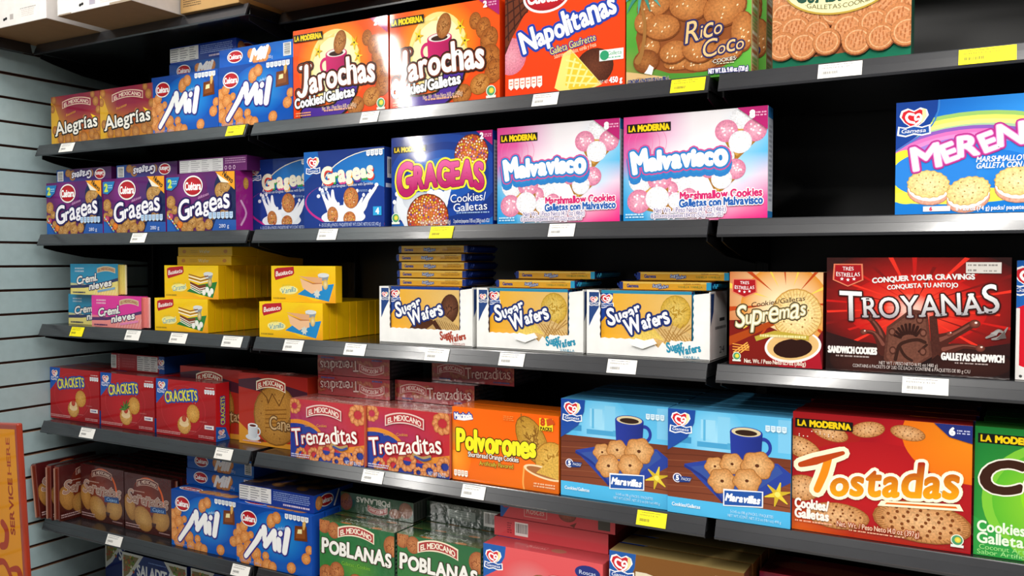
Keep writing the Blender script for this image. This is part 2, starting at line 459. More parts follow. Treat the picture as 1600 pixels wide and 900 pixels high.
def cookie(f, x, y, rx, ry=None, rot=0, c='#c98a4e', ci='#e0ae72', dots=0, dc='#8d5527', bumps=0, amp=.05, rim=None, seed=0, lines_=0):
    ry = ry or rx; F = f.food
    f.ell(x, y, rx, ry, rim or mixh(c, '#3a1c08', .35), rot, m=F, bumps=bumps, amp=amp, n=20)
    f.ell(x, y, rx * .95, ry * .95, c, rot, cin=ci, m=F, bumps=bumps, amp=amp, n=20)
    ca, sa = math.cos(math.radians(rot)), math.sin(math.radians(rot)); a = f.H / f.W
    if dots:
        f.up(); rnd = random.Random(seed + dots)
        for i in range(dots):
            r = .8 * math.sqrt((i + .5) / dots); t = i * 2.4 + seed
            px, py = rx * r * math.cos(t), ry * r * math.sin(t)
            q = ((x + (px * ca - py * sa) * a) * f.W, (y + px * sa + py * ca) * f.H)
            f.dot(q, max(rx * .038, .0028) * f.H, lin(dc), F, 7)
    if lines_:
        f.up(); rnd = random.Random(seed + 9)
        for i in range(lines_):
            t = rnd.uniform(0, 6.28); r = rnd.uniform(.1, .8); L = rnd.uniform(.15, .4); t2 = rnd.uniform(0, 6.28)
            p1 = (rx * r * math.cos(t), ry * r * math.sin(t)); p2 = (p1[0] + rx * L * math.cos(t2), p1[1] + ry * L * math.sin(t2))
            f.stroke([(x + (q[0] * ca - q[1] * sa) * a, y + q[0] * sa + q[1] * ca) for q in (p1, p2)], rx * .035, dc, m=F, up=False)
def mixh(a, b, t):
    a, b = lin(a), lin(b); return mix(a, b, t)
def cup(f, x, y, s, body, liquid='#4a2413', rim='#f2ead8', handle=1, shade=None):
    a = f.H / f.W
    f.ell(x + handle * .52 * s * a, y - .05 * s, .26 * s, .3 * s, body, ring=.62)
    f.poly([(x - .5 * s * a, y + .35 * s), (x + .5 * s * a, y + .35 * s), (x + .46 * s * a, y - .4 * s), (x + .3 * s * a, y - .55 * s), (x - .3 * s * a, y - .55 * s), (x - .46 * s * a, y - .4 * s)], [body, shade or body, shade or body, shade or body, body, body])
    f.ell(x, y + .35 * s, .5 * s, .17 * s, body); f.ell(x, y + .36 * s, .45 * s, .14 * s, rim); f.ell(x, y + .34 * s, .34 * s, .09 * s, liquid)
def seal(f, x, y, r):
    p = f.part; f.use('quality_seal'); f.rect(x - r * 1.0 * f.H / f.W, y - r * 1.25, x + r * f.H / f.W, y - r * .8, '#e9efe4')
    f.ell(x, y, r, r, '#e8efe0'); f.ell(x, y, r * .85, r * .85, '#4b9a6a'); f.ell(x + .1 * r * f.H / f.W, y + .05 * r, r * .5, r * .5, '#d6c83a', cin='#f0e45a'); f.use(p)
def splash(f, x, y, s, col='#f4f6fa', n=7, seed=2):
    """crown of milk with drops"""
    rnd = random.Random(seed); a = f.H / f.W
    f.ell(x, y, .5 * s, .2 * s, col)
    for i in range(n):
        u = -1 + 2 * i / (n - 1); h = rnd.uniform(.25, .5) * (1.0 if abs(u) > .4 else .6)
        f.stroke([(x + u * .34 * s * a, y), (x + u * .48 * s * a, y + h * .5 * s), (x + u * .62 * s * a, y + h * s)], [.09 * s, .045 * s, .022 * s], col)
        f.ell(x + u * .66 * s * a, y + (h + .06) * s, .035 * s, .04 * s, col)

# ------------------------------------------------------------------ carton designs
def d_mil():
    b = Carton(.265, .160, .05, '#0d55b4', {'r': '#1b57c4', 't': '#0c4aa6'}); f = b.f
    f.bg('#0b63c4', '#0a4fb0', '#0b4aa8', '#0a3f94'); f.ell(.55, .55, .62, .42, '#0b57ba', cin='#2aa0e6')
    f.use('cookie_picture')
    for x, y, r in ((.03, .55, .11), (.1, .62, .1), (.02, .36, .12), (.12, .44, .12), (.05, .2, .13), (.2, .5, .07), (.17, .28, .13), (.27, .2, .12), (.12, .1, .14), (.3, .06, .11), (.4, .2, .08), (.42, .05, .12), (.49, .04, .1), (.93, .3, .1), (.74, .1, .1), (.97, .45, .08)):
        cookie(f, x, y, r, r * .92, 30, '#d5813e', '#eeab67', seed=int(x * 99))
    cookie(f, .48, .8, .1, .13, -20, '#d5813e', '#efae6c'); cookie(f, .55, .87, .1, .1, 0, '#cf7b3a', '#efae6c')
    f.poly([(.78, .56), (.95, .58), (.94, .82), (.79, .8)], '#6b3413'); f.poly([(.8, .6), (.92, .62), (.92, .78), (.81, .76)], '#8a4a1e')
    f.poly([(.82, .68), (.88, .69), (.88, .76), (.83, .75)], '#efe3a8')
    cookie(f, .91, .86, .035, .11, -8, '#d8a04a', '#efc878')
    logo_oval(f, .175, .77, .185, .135)
    f.use('product_lettering')
    o = [('#3b2a86', .035), ('#eef2fb', .012)]
    f.stroke([(.13, .13), (.28, .42), (.385, .66)], [.03, .04, .05], '#fff', o, smooth=False)
    f.stroke([(.385, .66), (.40, .4)], [.05, .045], '#fff', o, smooth=False)
    f.stroke([(.40, .38), (.52, .63), (.53, .36)], [.045, .048, .042], '#fff', o, smooth=False)
    f.stroke([(.58, .52), (.585, .36)], [.04, .045], '#fff', o, smooth=False); f.stroke([(.6, .62), (.605, .63)], .035, '#fff', o, smooth=False)
    f.stroke([(.7, .7), (.655, .34)], [.05, .045], '#fff', o, smooth=False)
    for q in ([(.13, .13), (.28, .42), (.385, .66), (.40, .4), (.52, .63), (.53, .36)], [(.58, .52), (.585, .36)], [(.7, .7), (.655, .34)]): f.stroke(q, .042, '#ffffff', smooth=False)
    f.txt('delicias', .63, .72, .045, .13, '#bfe0f8', rot=12, shear=.3)
    facts(f, .66, .88, .97, .97, 6)
    f.txt('CONT. NET. 300 g', .19, .045, .035, .3, '#b9a9c8')
    t = b.t; t.use('carton'); t.ell(.5, .5, 1.6, .4, '#0c4aa6', cin='#1c76cf'); logo_oval(t, .2, .5, .9, .3); 
    t.use('cookie_picture')
    for x in (.45, .55, .68, .8): cookie(t, x, .45, .5, .3, 10, '#b9763c', '#cf9656')
    return b
def d_mil_side():
    b = Carton(.265, .046, .155, '#0d55b4', {'t': '#0b4fae', 'r': '#1450b8'}); f = b.f
    f.bg('#0b55b8', '#0b6fcf', '#0c63c2', '#0a3f94'); logo_oval(f, .22, .52, .62, .36); f.use('cookie_picture')
    for x, y in ((.44, .55), (.5, .25), (.58, .2), (.66, .6), (.63, .3)): cookie(f, x, y, .28, .3, 0, '#d5813e', '#eeab67')
    f.use('product_lettering'); f.txt('Mil', .55, .5, .62, .2, '#fff', [('#3b2a86', .1)], shear=.5, rot=4, bold=.1)
    f.txt('300 g', .7, .22, .16, .06, '#cfe0f6'); barcode(f, .87, .14, .97, .86, False)
    t = b.t; t.use('cookie_picture')
    for i in range(9): cookie(t, .12 + .1 * i, .3 + .3 * ((i * 7) % 3) / 2, .16, .12, i * 30, '#8f5a30', '#a8703e')
    return b
def d_mil_facts():
    b = Carton(.265, .046, .155, '#0d3f9c', {'t': '#2a2a4c', 'r': '#1450b8'}); f = b.f
    f.bg('#1b3f9e', '#1a3a96', '#14338c', '#14338c'); panel(f, .0, .1, .44, .95, 3, 6); lines(f, .47, .35, .95, .9, 5, '#8da3d6'); lines(f, .6, .1, .95, .3, 1, '#e6d6e6')
    t = b.t; t.use('cookie_picture')
    for i in range(12): cookie(t, .08 + .08 * i, .25 + .5 * ((i * 5) % 4) / 3, .17, .1, i * 40, '#6e4a2a', '#8d6238')
    r = b.r; logo_oval(r, .3, .55, .62, .36); r.use('cookie_picture'); cookie(r, .12, .5, .3, .4, 0, '#d5813e', '#eeab67'); r.use('product_lettering'); r.stroke([(.5, .1), (.62, .9)], .06, '#fff')
    return b
def d_alegria():
    b = Carton(.233, .148, .06, '#8f2434', {'t': '#8a6a24', 'l': '#c58a22'}); f = b.f
    f.grid([['#d0982a', '#c88a22', '#c4801e', '#c88a24'], ['#d8a62c', '#b8701e', '#a8481e', '#b87024'], ['#c08a2a', '#8c1e3a', '#8c1a38', '#962a3a'], ['#9a3a34', '#8c1c3c', '#8a1a3a', '#984038']]); f.poly([(0, 0), (.1, 0), (.16, .55), (.08, .8), (0, .9)], '#d8a62c')
    f.use('cookie_picture')
    for x, y, r in ((.06, .92, .08), (.03, .75, .08), (.92, .8, .09), (.97, .62, .08), (.86, .95, .07), (.08, .3, .09), (.2, .12, .1), (.35, .1, .11), (.52, .12, .1), (.68, .1, .11), (.84, .16, .1), (.95, .3, .1), (.3, .25, .08), (.6, .26, .08), (.8, .34, .07), (.7, .5, .06), (.93, .08, .1)):
        cookie(f, x, y, r, r * 1.1, 20, '#a0622c', '#c98d48', seed=int(x * 50))
    f.poly([(.82, .56), (.98, .46), (.86, .48)], '#f0c818')
    logo_arch(f, .53, .80, .56, .11, '#98304a', '#f0d8c4', '#e8c8b0')
    f.use('product_lettering'); f.txt('Recetas', .42, .62, .05, .2, '#e8a83a', rot=12, shear=.3)
    f.txt('Alegrías', .52, .36, .24, .86, '#f4efe6', [('#1d140e', .14)], rot=5, arc=.1, serif=.08, bold=.03, jit=[(1.1, 0, 0), (.95, 0, 0), (1, -.02, 2), (1, 0, -2)])
    return b
def d_jaro():
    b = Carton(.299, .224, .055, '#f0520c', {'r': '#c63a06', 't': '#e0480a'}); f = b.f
    f.bg('#e63c06', '#ee4a08', '#f4560a', '#f4560a'); f.ell(.44, .6, .52, .5, '#f25a0c', cin='#ffc21e'); f.ell(.45, .55, .36, .4, '#f6dc86', cin='#fbefc0'); f.ell(.45, .55, .31, .35, '#f8e8b0', cin='#fdf3cf')
    for i in range(4): f.stroke([(.2 + .02 * i, .6 + .05 * i), (.3, .8 + .02 * i), (.45, .9 - .01 * i)], .006, '#f3d27a')
    f.use('cookie_picture')
    for x, y, r, ro in ((.79, .8, .07, 60), (.86, .72, .085, 50), (.91, .6, .1, 40), (.93, .42, .11, 80), (.95, .28, .1, 30)): cookie(f, x, y, r, r * 1.25, ro - 60, '#9c5418', '#c47a34', lines_=14, dc='#7a3c10', seed=int(y * 90))
    cookie(f, .83, .17, .12, .1, 25, '#b06a22', '#d89a50', lines_=16, dc='#8b4c14'); cookie(f, .67, .09, .12, .1, 20, '#a35e1e', '#c98540', lines_=16, dc='#7c4210')
    cup(f, .47, .58, .3, '#c81e68', '#3a1c10', '#e2dcd8', -1, '#a01050'); cookie(f, .51, .8, .085, .13, -15, '#9c5a22', '#c68c4e', lines_=16, dc='#74400f')
    for x, y in ((.28, .73), (.66, .77), (.7, .62)):
        for k in range(5): f.stroke([(x, y), (x + .055 * math.cos(k * 1.26 + x * 9) * .75, y + .075 * math.sin(k * 1.26 + x * 9))], [.018, .004], '#d8a80c' if k % 2 else '#f0cf30', smooth=False)
        f.ell(x, y, .012, .012, '#5c4a08')
    f.use('product_lettering')
    f.stroke([(.14, .06), (.3, .03), (.5, .08), (.6, .3)], [.07, .08, .07, .12], '#4a2a94', [('#21100c', .022)])
    for q in ([(.085, .575), (.19, .585)], [(.15, .58), (.145, .38), (.125, .285), (.085, .265), (.06, .3)]): f.stroke(q, [.022, .022] if len(q) == 2 else [.03, .032, .03, .022, .024], '#fbf7ef', [('#21100c', .036), ('#7a3014', .022)])
    f.stroke([(.15, .58), (.145, .38), (.125, .285)], [.03, .032, .03], '#fbf7ef')
    f.txt('arochas', .525, .43, .25, .68, '#fbf7ef', [('#21100c', .14), ('#7a3014', .085)], rot=4, arc=.1, grow=.06, bold=.045, serif=.05, jit=[(1, 0, 0), (1, .03, 4), (1, 0, -3), (1, .02, 0), (1.12, 0, 0), (1, 0, 3), (1, 0, -6)])
    f.txt('Cookies/Galletas', .34, .215, .105, .64, '#fff', [('#21100c', .16)], rot=5, bold=.06)
    f.txt('Net. Wt. / Peso Neto 14.10 oz (400g)', .5, .1, .045, .36, '#f9d9b8', rot=1); lines(f, .34, .055, .66, .085, 1, '#f4b48c'); lines(f, .03, .03, .2, .085, 2, '#f4a878', 4)
    logo_black(f, .17, .905, .32, .085, 0)
    f.use('carton'); f.poly([(.82, 1), (1, 1), (1, .82)], '#a81a66'); f.txt('2', .88, .945, .055, None, '#fff', bold=.1); lines(f, .91, .92, .985, .97, 2, '#e6a6c8')
    seal(f, .93, .09, .055)
    return b
def d_napo():
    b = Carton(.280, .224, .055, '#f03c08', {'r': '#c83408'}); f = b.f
    f.bg('#ee3c06', '#ee3e08', '#f2440c', '#f2440c')
    f.use('cookie_picture')
    f.ell(.05, .4, .17, .18, '#d87890', cin='#f0a0b0', m=FOOD); f.poly([(0, .42), (.14, .78), (.2, .8), (.23, .92), (.1, 1), (0, .96)], '#4a1e10'); 
    f.poly([(0, .5), (.02, .5), (.2, .84), (.2, .93), (.08, .98), (0, .94)], '#6a3018')
    for i in range(4): f.stroke([(.0, .58 + .11 * i), (.18, .8 + .06 * i)], .008, '#3c160a', smooth=False)
    for i in range(3): f.stroke([(.03 + .055 * i, .56 + .1 * i), (.02 + .05 * i, .97)], .007, '#3c160a', smooth=False)
    f.ell(.76, .21, .19, .17, '#4a2012', cin='#6c3822', m=FOOD)
    f.poly([(.43, .05), (.5, .36), (.565, .4), (.82, .04), (.7, 0), (.5, 0)], '#f6e07a'); f.poly([(.52, .07), (.57, .38), (.8, .06), (.7, .0), (.58, .0)], '#eac638')
    for i in range(4): f.stroke([(.54 + .05 * i, .05), (.6 + .05 * i, .3 - .06 * i)], .01, '#f8e690', smooth=False); f.stroke([(.53, .09 + .07 * i), (.78 - .05 * i, .05 + .07 * i)], .008, '#f8e690', smooth=False)
    f.poly([(.6, 1), (.78, .9), (.95, 1)], '#f2c8c8'); f.poly([(.66, 1), (.78, .93), (.9, 1)], '#e07a90')
    logo_oval(f, .36, .93, .25, .16)
    f.use('product_lettering'); f.txt('Napolitanas', .53, .64, .19, .8, '#fff', [('#1d3fa8', .17)], rot=16, grow=.1, bold=.045, jit=[(1.2, -.06, 0), (.95, 0, 4), (1, .02, -3), (.95, 0, 4)])
    f.txt('Galleta Gaufrette', .58, .44, .065, .38, '#f6e05c', [('#2a3a9a', .12)], rot=10); f.txt('Sabores a chocolate, vainilla y fresa', .6, .38, .04, .35, '#fad9b0', rot=9)
    facts(f, .03, .07, .33, .18, 6, '#fbe9e2', '#f0805a')
    f.use('carton'); f.rect(.8, .25, .99, .35, '#eef4ee'); f.ell(.84, .3, .045, .045, '#2f9a6a'); f.txt('Galleta', .92, .315, .035, .11, '#2f9a6a'); lines(f, .87, .265, .98, .285, 1, '#5aae86'); f.txt('CONT. NET.', .83, .06, .03, .09, '#fbe0d0'); f.txt('450 g', .93, .07, .05, .1, '#fff', bold=.05)
    return b
def d_rico():
    b = Carton(.252, .235, .06, '#4f9e34', {'r': '#c9a878', 't': '#4f9e34'}); f = b.f
    f.grid([['#9a8a4a', '#4a8a30', '#4a9430', '#5aa83a'], ['#4f9c34', '#3f8a30', '#4a9a34', '#64b044'], ['#5aa83c', '#4a9434', '#4f9c38', '#6ab84a'], ['#67b048', '#5aa040', '#4f9438', '#5aa83c']]); f.poly([(0, 0), (.42, 0), (.3, .05), (.14, .09), (.0, .12)], '#d8b47c'); f.poly([(.1, .06), (.3, .03), (.2, .0), (0, .02)], '#c0925a')
    f.poly([(.12, .2), (.08, .4), (.13, .62), (.09, .85), (.12, 1), (.94, 1), (.98, .75), (.9, .52), (.96, .3), (.9, .14), (.78, .075), (.55, .05), (.36, .07), (.24, .12)], '#8a4a20')
    f.use('cookie_picture')
    for x, y, rx, ry, ro in ((.2, .3, .1, .1, 0), (.45, .14, .15, .06, 0), (.62, .12, .16, .07, 0), (.86, .62, .12, .16, 0), (.24, .66, .17, .12, 15), (.45, .82, .2, .13, 0), (.75, .82, .2, .13, 0), (.16, .52, .1, .11, 0), (.3, .46, .17, .115, -5), (.52, .6, .18, .125, -10), (.8, .55, .19, .16, 20), (.94, .34, .1, .17, 0), (.4, .24, .13, .1, 8), (.6, .24, .15, .12, -10), (.82, .2, .14, .1, 5)):
        f.ell(x, y, rx * .97, ry * .97, '#7a4018', ro, m=FOOD); f.ell(x - .004, y + .006, rx * .93, ry * .9, '#a8642e', ro, cin='#c8864a', m=FOOD); f.up(); rnd = random.Random(int(x * 70))
        for i in range(6): f.ell(x + rnd.uniform(-.6, .6) * rx * .9, y + rnd.uniform(-.55, .55) * ry, .009, .006, '#efd6ac', 50)
    f.ell(.17, .19, .115, .1, '#7a3f18', cin='#a86a34', m=FOOD); f.poly([(.155, .09), (.22, .07), (.235, .13), (.2, .16), (.18, .12)], '#f7f2e6'); f.stroke([(.1, .2), (.14, .29), (.16, .5), (.12, .7)], [.03, .016, .014, .01], '#9a6a34')
    f.use('palm_leaves')
    for k in range(9):
        t = 2.5 + k * .42; f.stroke([(.13, .78), (.13 + .14 * math.cos(t), .80 + .1 * math.sin(t)), (.13 + .24 * math.cos(t), .74 + .14 * math.sin(t))], [.014, .014, .002], '#4a9a90' if k % 2 else '#3a8676')
        f.stroke([(.93, .86), (.93 + .14 * math.cos(t), .88 + .1 * math.sin(t)), (.93 + .24 * math.cos(t), .82 + .14 * math.sin(t))], [.014, .014, .002], '#6a9a7a' if k % 2 else '#3a8066')
    f.use('product_lettering'); f.txt('Rico', .64, .385, .115, .29, '#e8bd84', [('#2a2a5a', .13)], rot=9, shear=.25, serif=.06, bold=.0, jit=[(1.5, -.05, 0), (.95, 0, 0)])
    f.txt('Coco', .79, .235, .1, .32, '#e8bd84', [('#2a2a5a', .13)], rot=7, shear=.2, serif=.05, bold=.0, jit=[(1.4, -.02, 0), (.95, 0, 0)])
    f.txt('·COOKIES·', .8, .13, .03, .19, '#f4e6d0', [('#3a3a4a', .1)], rot=3); lines(f, .74, .095, .88, .11, 1, '#d8d8b0'); f.txt('NET WT. 1Lb. 9.40 oz. (720 g)', .83, .045, .036, .3, '#f4f0ff', [('#2a2a6a', .22)], rot=-1, bold=.05); f.txt('CONTAINS 4 PACKETS OF 6.3 oz (180 g)', .19, .028, .032, .34, '#26306e', [('#d8cfa8', .1)], bold=.05)
    r = b.r; rnd = random.Random(2)
    for i in range(30): r.rect(.1 + .03 * rnd.random(), .03 * i, .75, .03 * i + .022, rnd.choice(['#c9b890', '#8a9a5a', '#b06a4a', '#d8d0b8']))
    return b
def d_guada():
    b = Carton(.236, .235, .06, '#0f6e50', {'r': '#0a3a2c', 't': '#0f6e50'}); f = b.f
    f.bg('#0c6448', '#0e6a4e', '#12785a', '#12785a')
    f.poly([(0, .14), (.3, .075), (.7, .09), (1, .17), (1, 1), (0, 1)], '#9a5632')
    f.use('cookie_picture'); rnd = random.Random(4)
    for j in range(8):
        for i in range(7):
            x = -.02 + i * .185 + (.09 if j % 2 else 0) + rnd.uniform(-.03, .03); y = .99 - j * .115 - .025 * math.sin(3.1 * x) + rnd.uniform(-.02, .02); ro = rnd.uniform(-35, 35); r = rnd.uniform(.105, .125)
            if y > .185 - .04 * math.sin(3.1 * x):
                f.ell(x, y, r, r * .98, '#7e4424', ro, m=FOOD); f.ell(x - .003, y + .006, r * .95, r * .94, '#c07a48', ro, cin='#d8986a', m=FOOD); f.ell(x, y, r * .78, r * .76, '#e2aa7c', ro, ring=.9, m=FOOD)
                ca, sa = math.cos(math.radians(ro)), math.sin(math.radians(ro)); f.up()
                for u, v in ((-.45, .3), (-.15, .3), (.15, .3), (.42, .3), (-.4, 0), (-.1, 0), (.2, 0), (-.3, -.3), (.05, -.3), (.3, -.3)):
                    f.stroke([(x + (u * ca - v * sa) * r, y + (u * sa + v * ca) * r), (x + ((u + .1) * ca - (v + .18) * sa) * r, y + ((u + .1) * sa + (v + .18) * ca) * r)], r * .05, '#b26a3c', m=FOOD, smooth=False, up=False)
    f.use('brand_logo'); f.ell(.5, .66, .44, .285, '#b8983c'); f.ell(.5, .66, .425, .27, '#efe4ae'); f.txt('GUADALUPE', .5, .575, .13, .66, '#1b4a3a', arc=-.25, serif=.1, bold=.03, jit=[(1.4, 0, 0), (1, 0, 0)]); f.txt('·GALLETAS·COOKIES·', .5, .475, .034, .5, '#4a4a2a', arc=-1.1)
    return b
def d_grag():
    b = Carton(.270, .160, .06, '#571a5c', {'r': '#a8208e', 't': '#4c1650'}); f = b.f
    f.bg('#1a4c9a', '#1c2a6a', '#5a1a62', '#5c1c60'); f.poly([(.0, .25), (.2, .0), (.78, .0), (.7, .5), (.4, 1), (0, 1)], '#5c1a5e'); f.ell(.35, .75, .42, .35, '#5c1a5e', cin='#8a2c8a')
    f.poly([(.5, .45), (1, .72), (1, .0), (.66, .0), (.6, .3)], '#141f4e'); f.poly([(.66, 0), (1, 0), (1, .18), (.72, .2)], '#2456a8'); f.poly([(0, 0), (.14, 0), (.05, .2), (0, .35)], '#1a5cae')
    f.use('cookie_picture')
    f.ell(.83, .72, .22, .26, '#14204c'); cookie(f, .8, .68, .16, .14, 0, '#b3813f', '#d8b070', lines_=14, dc='#875a26'); cookie(f, .86, .76, .12, .11, 20, '#b3813f', '#d8b070', lines_=12, dc='#875a26')
    for x, y, r in ((.06, .52, .12), (.12, .38, .08), (.04, .3, .09), (.26, .09, .1), (.38, .16, .12), (.48, .22, .1), (.5, .08, .12), (.62, .12, .1), (.34, .05, .1), (.68, .28, .09), (.84, .3, .1), (.15, .2, .07)):
        cookie(f, x, y, r, r * .95, 20, '#ad7636', '#d6a866', lines_=12, dc='#815020', seed=int(x * 77))
    cookie(f, .06, .27, .07, .06, 0, '#a8305a', '#d0607a'); cookie(f, .2, .13, .07, .07, 0, '#d86a18', '#f2902c')
    for i in range(14): f.ell(.02 + .012 * i, .3 - .02 * i, .014, .014, ['#e8e04a', '#4ac0d8', '#f4f0f0', '#e86a3a'][i % 4])
    f.poly([(.72, 1), (.99, .99), (.99, .68)], '#f2a01c'); f.poly([(.74, .97), (.92, .8), (.8, .82), (.84, .72)], '#f4ecd8'); f.txt('Nuevo', .9, .9, .09, .16, '#3a2a10', rot=-35, bold=.05)
    f.poly([(.0, .95), (.2, .95), (.16, .8), (.08, .72), (.0, .74)], '#1f78b8'); f.txt('2', .055, .84, .13, None, '#c8e04a', bold=.1); lines(f, .09, .82, .16, .9, 2, '#9ad0e8')
    logo_oval(f, .4, .78, .24, .18); f.use('product_lettering'); f.txt('deliciosas', .55, .61, .05, .16, '#d8a0d0', rot=14, shear=.3)
    f.txt('Grageas', .55, .43, .23, .74, '#f6f3fa', [('#231a5a', .18)], rot=10, arc=.06, shear=.12, bold=.04, jit=[(1.45, -.12, 0), (1, 0, 0)])
    facts(f, .62, .2, .97, .32, 6, '#bcd4ee', '#7a9ccc'); f.txt('280 g', .84, .085, .06, .14, '#dfe6fa')
    r = b.r; r.bg('#a01e88', '#b02698', '#a82490', '#9a1c80'); r.stroke([(.3, .1), (.6, .3), (.3, .5)], .02, '#e8b0dc'); r.use('cookie_picture'); cookie(r, .6, .8, .06, .1, 0, '#d89a3a', '#e8b860')
    return b
def d_grag_side(kind=0):
    b = Carton(.262, .040, .15, '#4c1650', {'t': '#3a1240', 'l': '#1c4a98'}); f = b.f
    if kind == 0:
        f.flip = True; f.bg('#3c144a', '#4a1852', '#1c50a0', '#5a1a60'); f.poly([(.82, 0), (1, 0), (1, 1), (.9, 1)], '#1c4f9e'); logo_oval(f, .2, .5, .62, .4); f.use('cookie_picture'); cookie(f, .7, .5, .4, .4, 0, '#a8703a', '#c8955a', lines_=10); cookie(f, .78, .3, .35, .3, 0, '#a8703a', '#c8955a', lines_=10); cookie(f, .36, .4, .3, .3, 0, '#a8703a', '#c8955a')
        f.use('product_lettering'); f.txt('Grageas', .53, .5, .44, .36, '#f0ecf6', [('#231a5a', .2)], rot=3, shear=.2, bold=.05, jit=[(1.3, -.1, 0), (1, 0, 0)]); barcode(f, .87, .12, .98, .88, False)
    else:
        f.bg('#5a1a60', '#6a1c68', '#6a1c68', '#4c1650'); panel(f, .01, .08, .66, .92, 4, 6, '#dedcdc', '#a7a5a8'); lines(f, .69, .5, .98, .92, 3, '#c08ab8'); 
        for i in range(3): f.ell(.7 + .06 * i, .25, .12, .14, '#d8b0d0', ring=.6)
    return b
def d_gblue():
    b = Carton(.252, .192, .06, '#123a90', {'r': '#16307c', 't': '#123a90'}); f = b.f
    f.bg('#0f3486', '#143a90', '#14307c', '#122f7c'); f.ell(.95, .5, .95, .48, '#e8e4d0', rot=0); f.ell(.955, .5, .94, .47, '#1668b8', cin='#2080cc'); f.poly([(.0, .46), (.0, 0), (1, 0), (1, .44), (.6, .52), (.3, .45)], '#123488')
    f.ell(.62, .29, .80, .30, '#c0288a', -4); f.ell(.625, .305, .785, .285, '#12368c', -4); f.poly([(0, 1), (.18, 1), (.2, .86), (.12, .72), (0, .6)], '#1462b6')
    logo_heart(f, .12, .82, .2)
    f.use('milk_picture'); splash(f, .52, .17, .62, '#eceff6', 9); f.ell(.5, .14, .36, .1, '#e6eaf4', m=None); f.stroke([(.24, .5), (.27, .38), (.36, .25), (.45, .16)], [.02, .025, .05, .09], '#eef1f8'); f.stroke([(.37, .48), (.38, .36), (.44, .2)], [.02, .035, .08], '#f2f4fa'); f.stroke([(.9, .5), (.8, .36), (.74, .25), (.6, .14)], [.02, .03, .05, .09], '#f2f4fa'); f.ell(.91, .53, .03, .025, '#f2f4fa'); f.ell(.19, .42, .03, .025, '#e2e6f2')
    f.use('cookie_picture'); rnd = random.Random(3)
    for x, y, rx, ry in ((.6, .38, .12, .135), (.37, .17, .09, .11), (.58, .12, .1, .09)):
        cookie(f, x, y, rx, ry, 10, '#bb6c34', '#d99a5c', lines_=10, dc='#8a3c1c', seed=int(x * 90)); f.up()
        for i in range(16):
            t, r = rnd.uniform(0, 6.3), math.sqrt(rnd.random()) * .8
            f.dot(((x + rx * r * math.cos(t) * f.H / f.W) * f.W, (y + ry * r * math.sin(t)) * f.H), .008 * f.H, lin(rnd.choice(['#e8e0d0', '#c83a2a', '#5a8a3a', '#f0b040', '#7a2a1a'])))
    f.poly([(.27, .1), (.43, .08), (.42, .0), (.28, .03)], '#e6eaf4'); f.poly([(.46, .08), (.68, .06), (.7, .0), (.45, .0)], '#e6eaf4'); f.rect(.0, .0, 1, .085, '#123488')
    f.use('product_lettering'); f.txt('Grageas', .55, .69, .15, .63, '#f3e6bd', rot=4, bold=.1, dx=.012, dy=-.022, cols=['#d83a30', '#3aa04a', '#d84a8a', '#e8a020', '#6a3aa0', '#3aa04a', '#d83a30'], jit=[(1.35, -.08, 0), (1, 0, 0)])
    f.txt('Grageas', .55, .69, .15, .63, '#f7efd6', rot=4, bold=.09, jit=[(1.35, -.08, 0), (1, 0, 0)])
    f.txt('Galletas con Grageas / Cookies with Sprinkles', .56, .545, .035, .62, '#d8e2f4', rot=1); lines(f, .22, .44, .32, .47, 2, '#8aa6d8'); lines(f, .7, .45, .82, .48, 2, '#8aa6d8')
    f.rect(.87, .15, .97, .26, '#2aa0dc'); f.txt('4', .92, .205, .07, None, '#fff', bold=.08); f.txt('4 - 3.5 OZ (100 g) PACKS / PAQUETES NET WT./CONT. NETO 15.2 OZ (432 g)', .58, .045, .04, .76, '#c6d4f0')
    facts(f, .79, .89, .99, .965, 4); r = b.r; barcode(r, .2, .62, .95, .88); r.rect(.1, .5, .6, .55, '#cfd6ea')
    return b
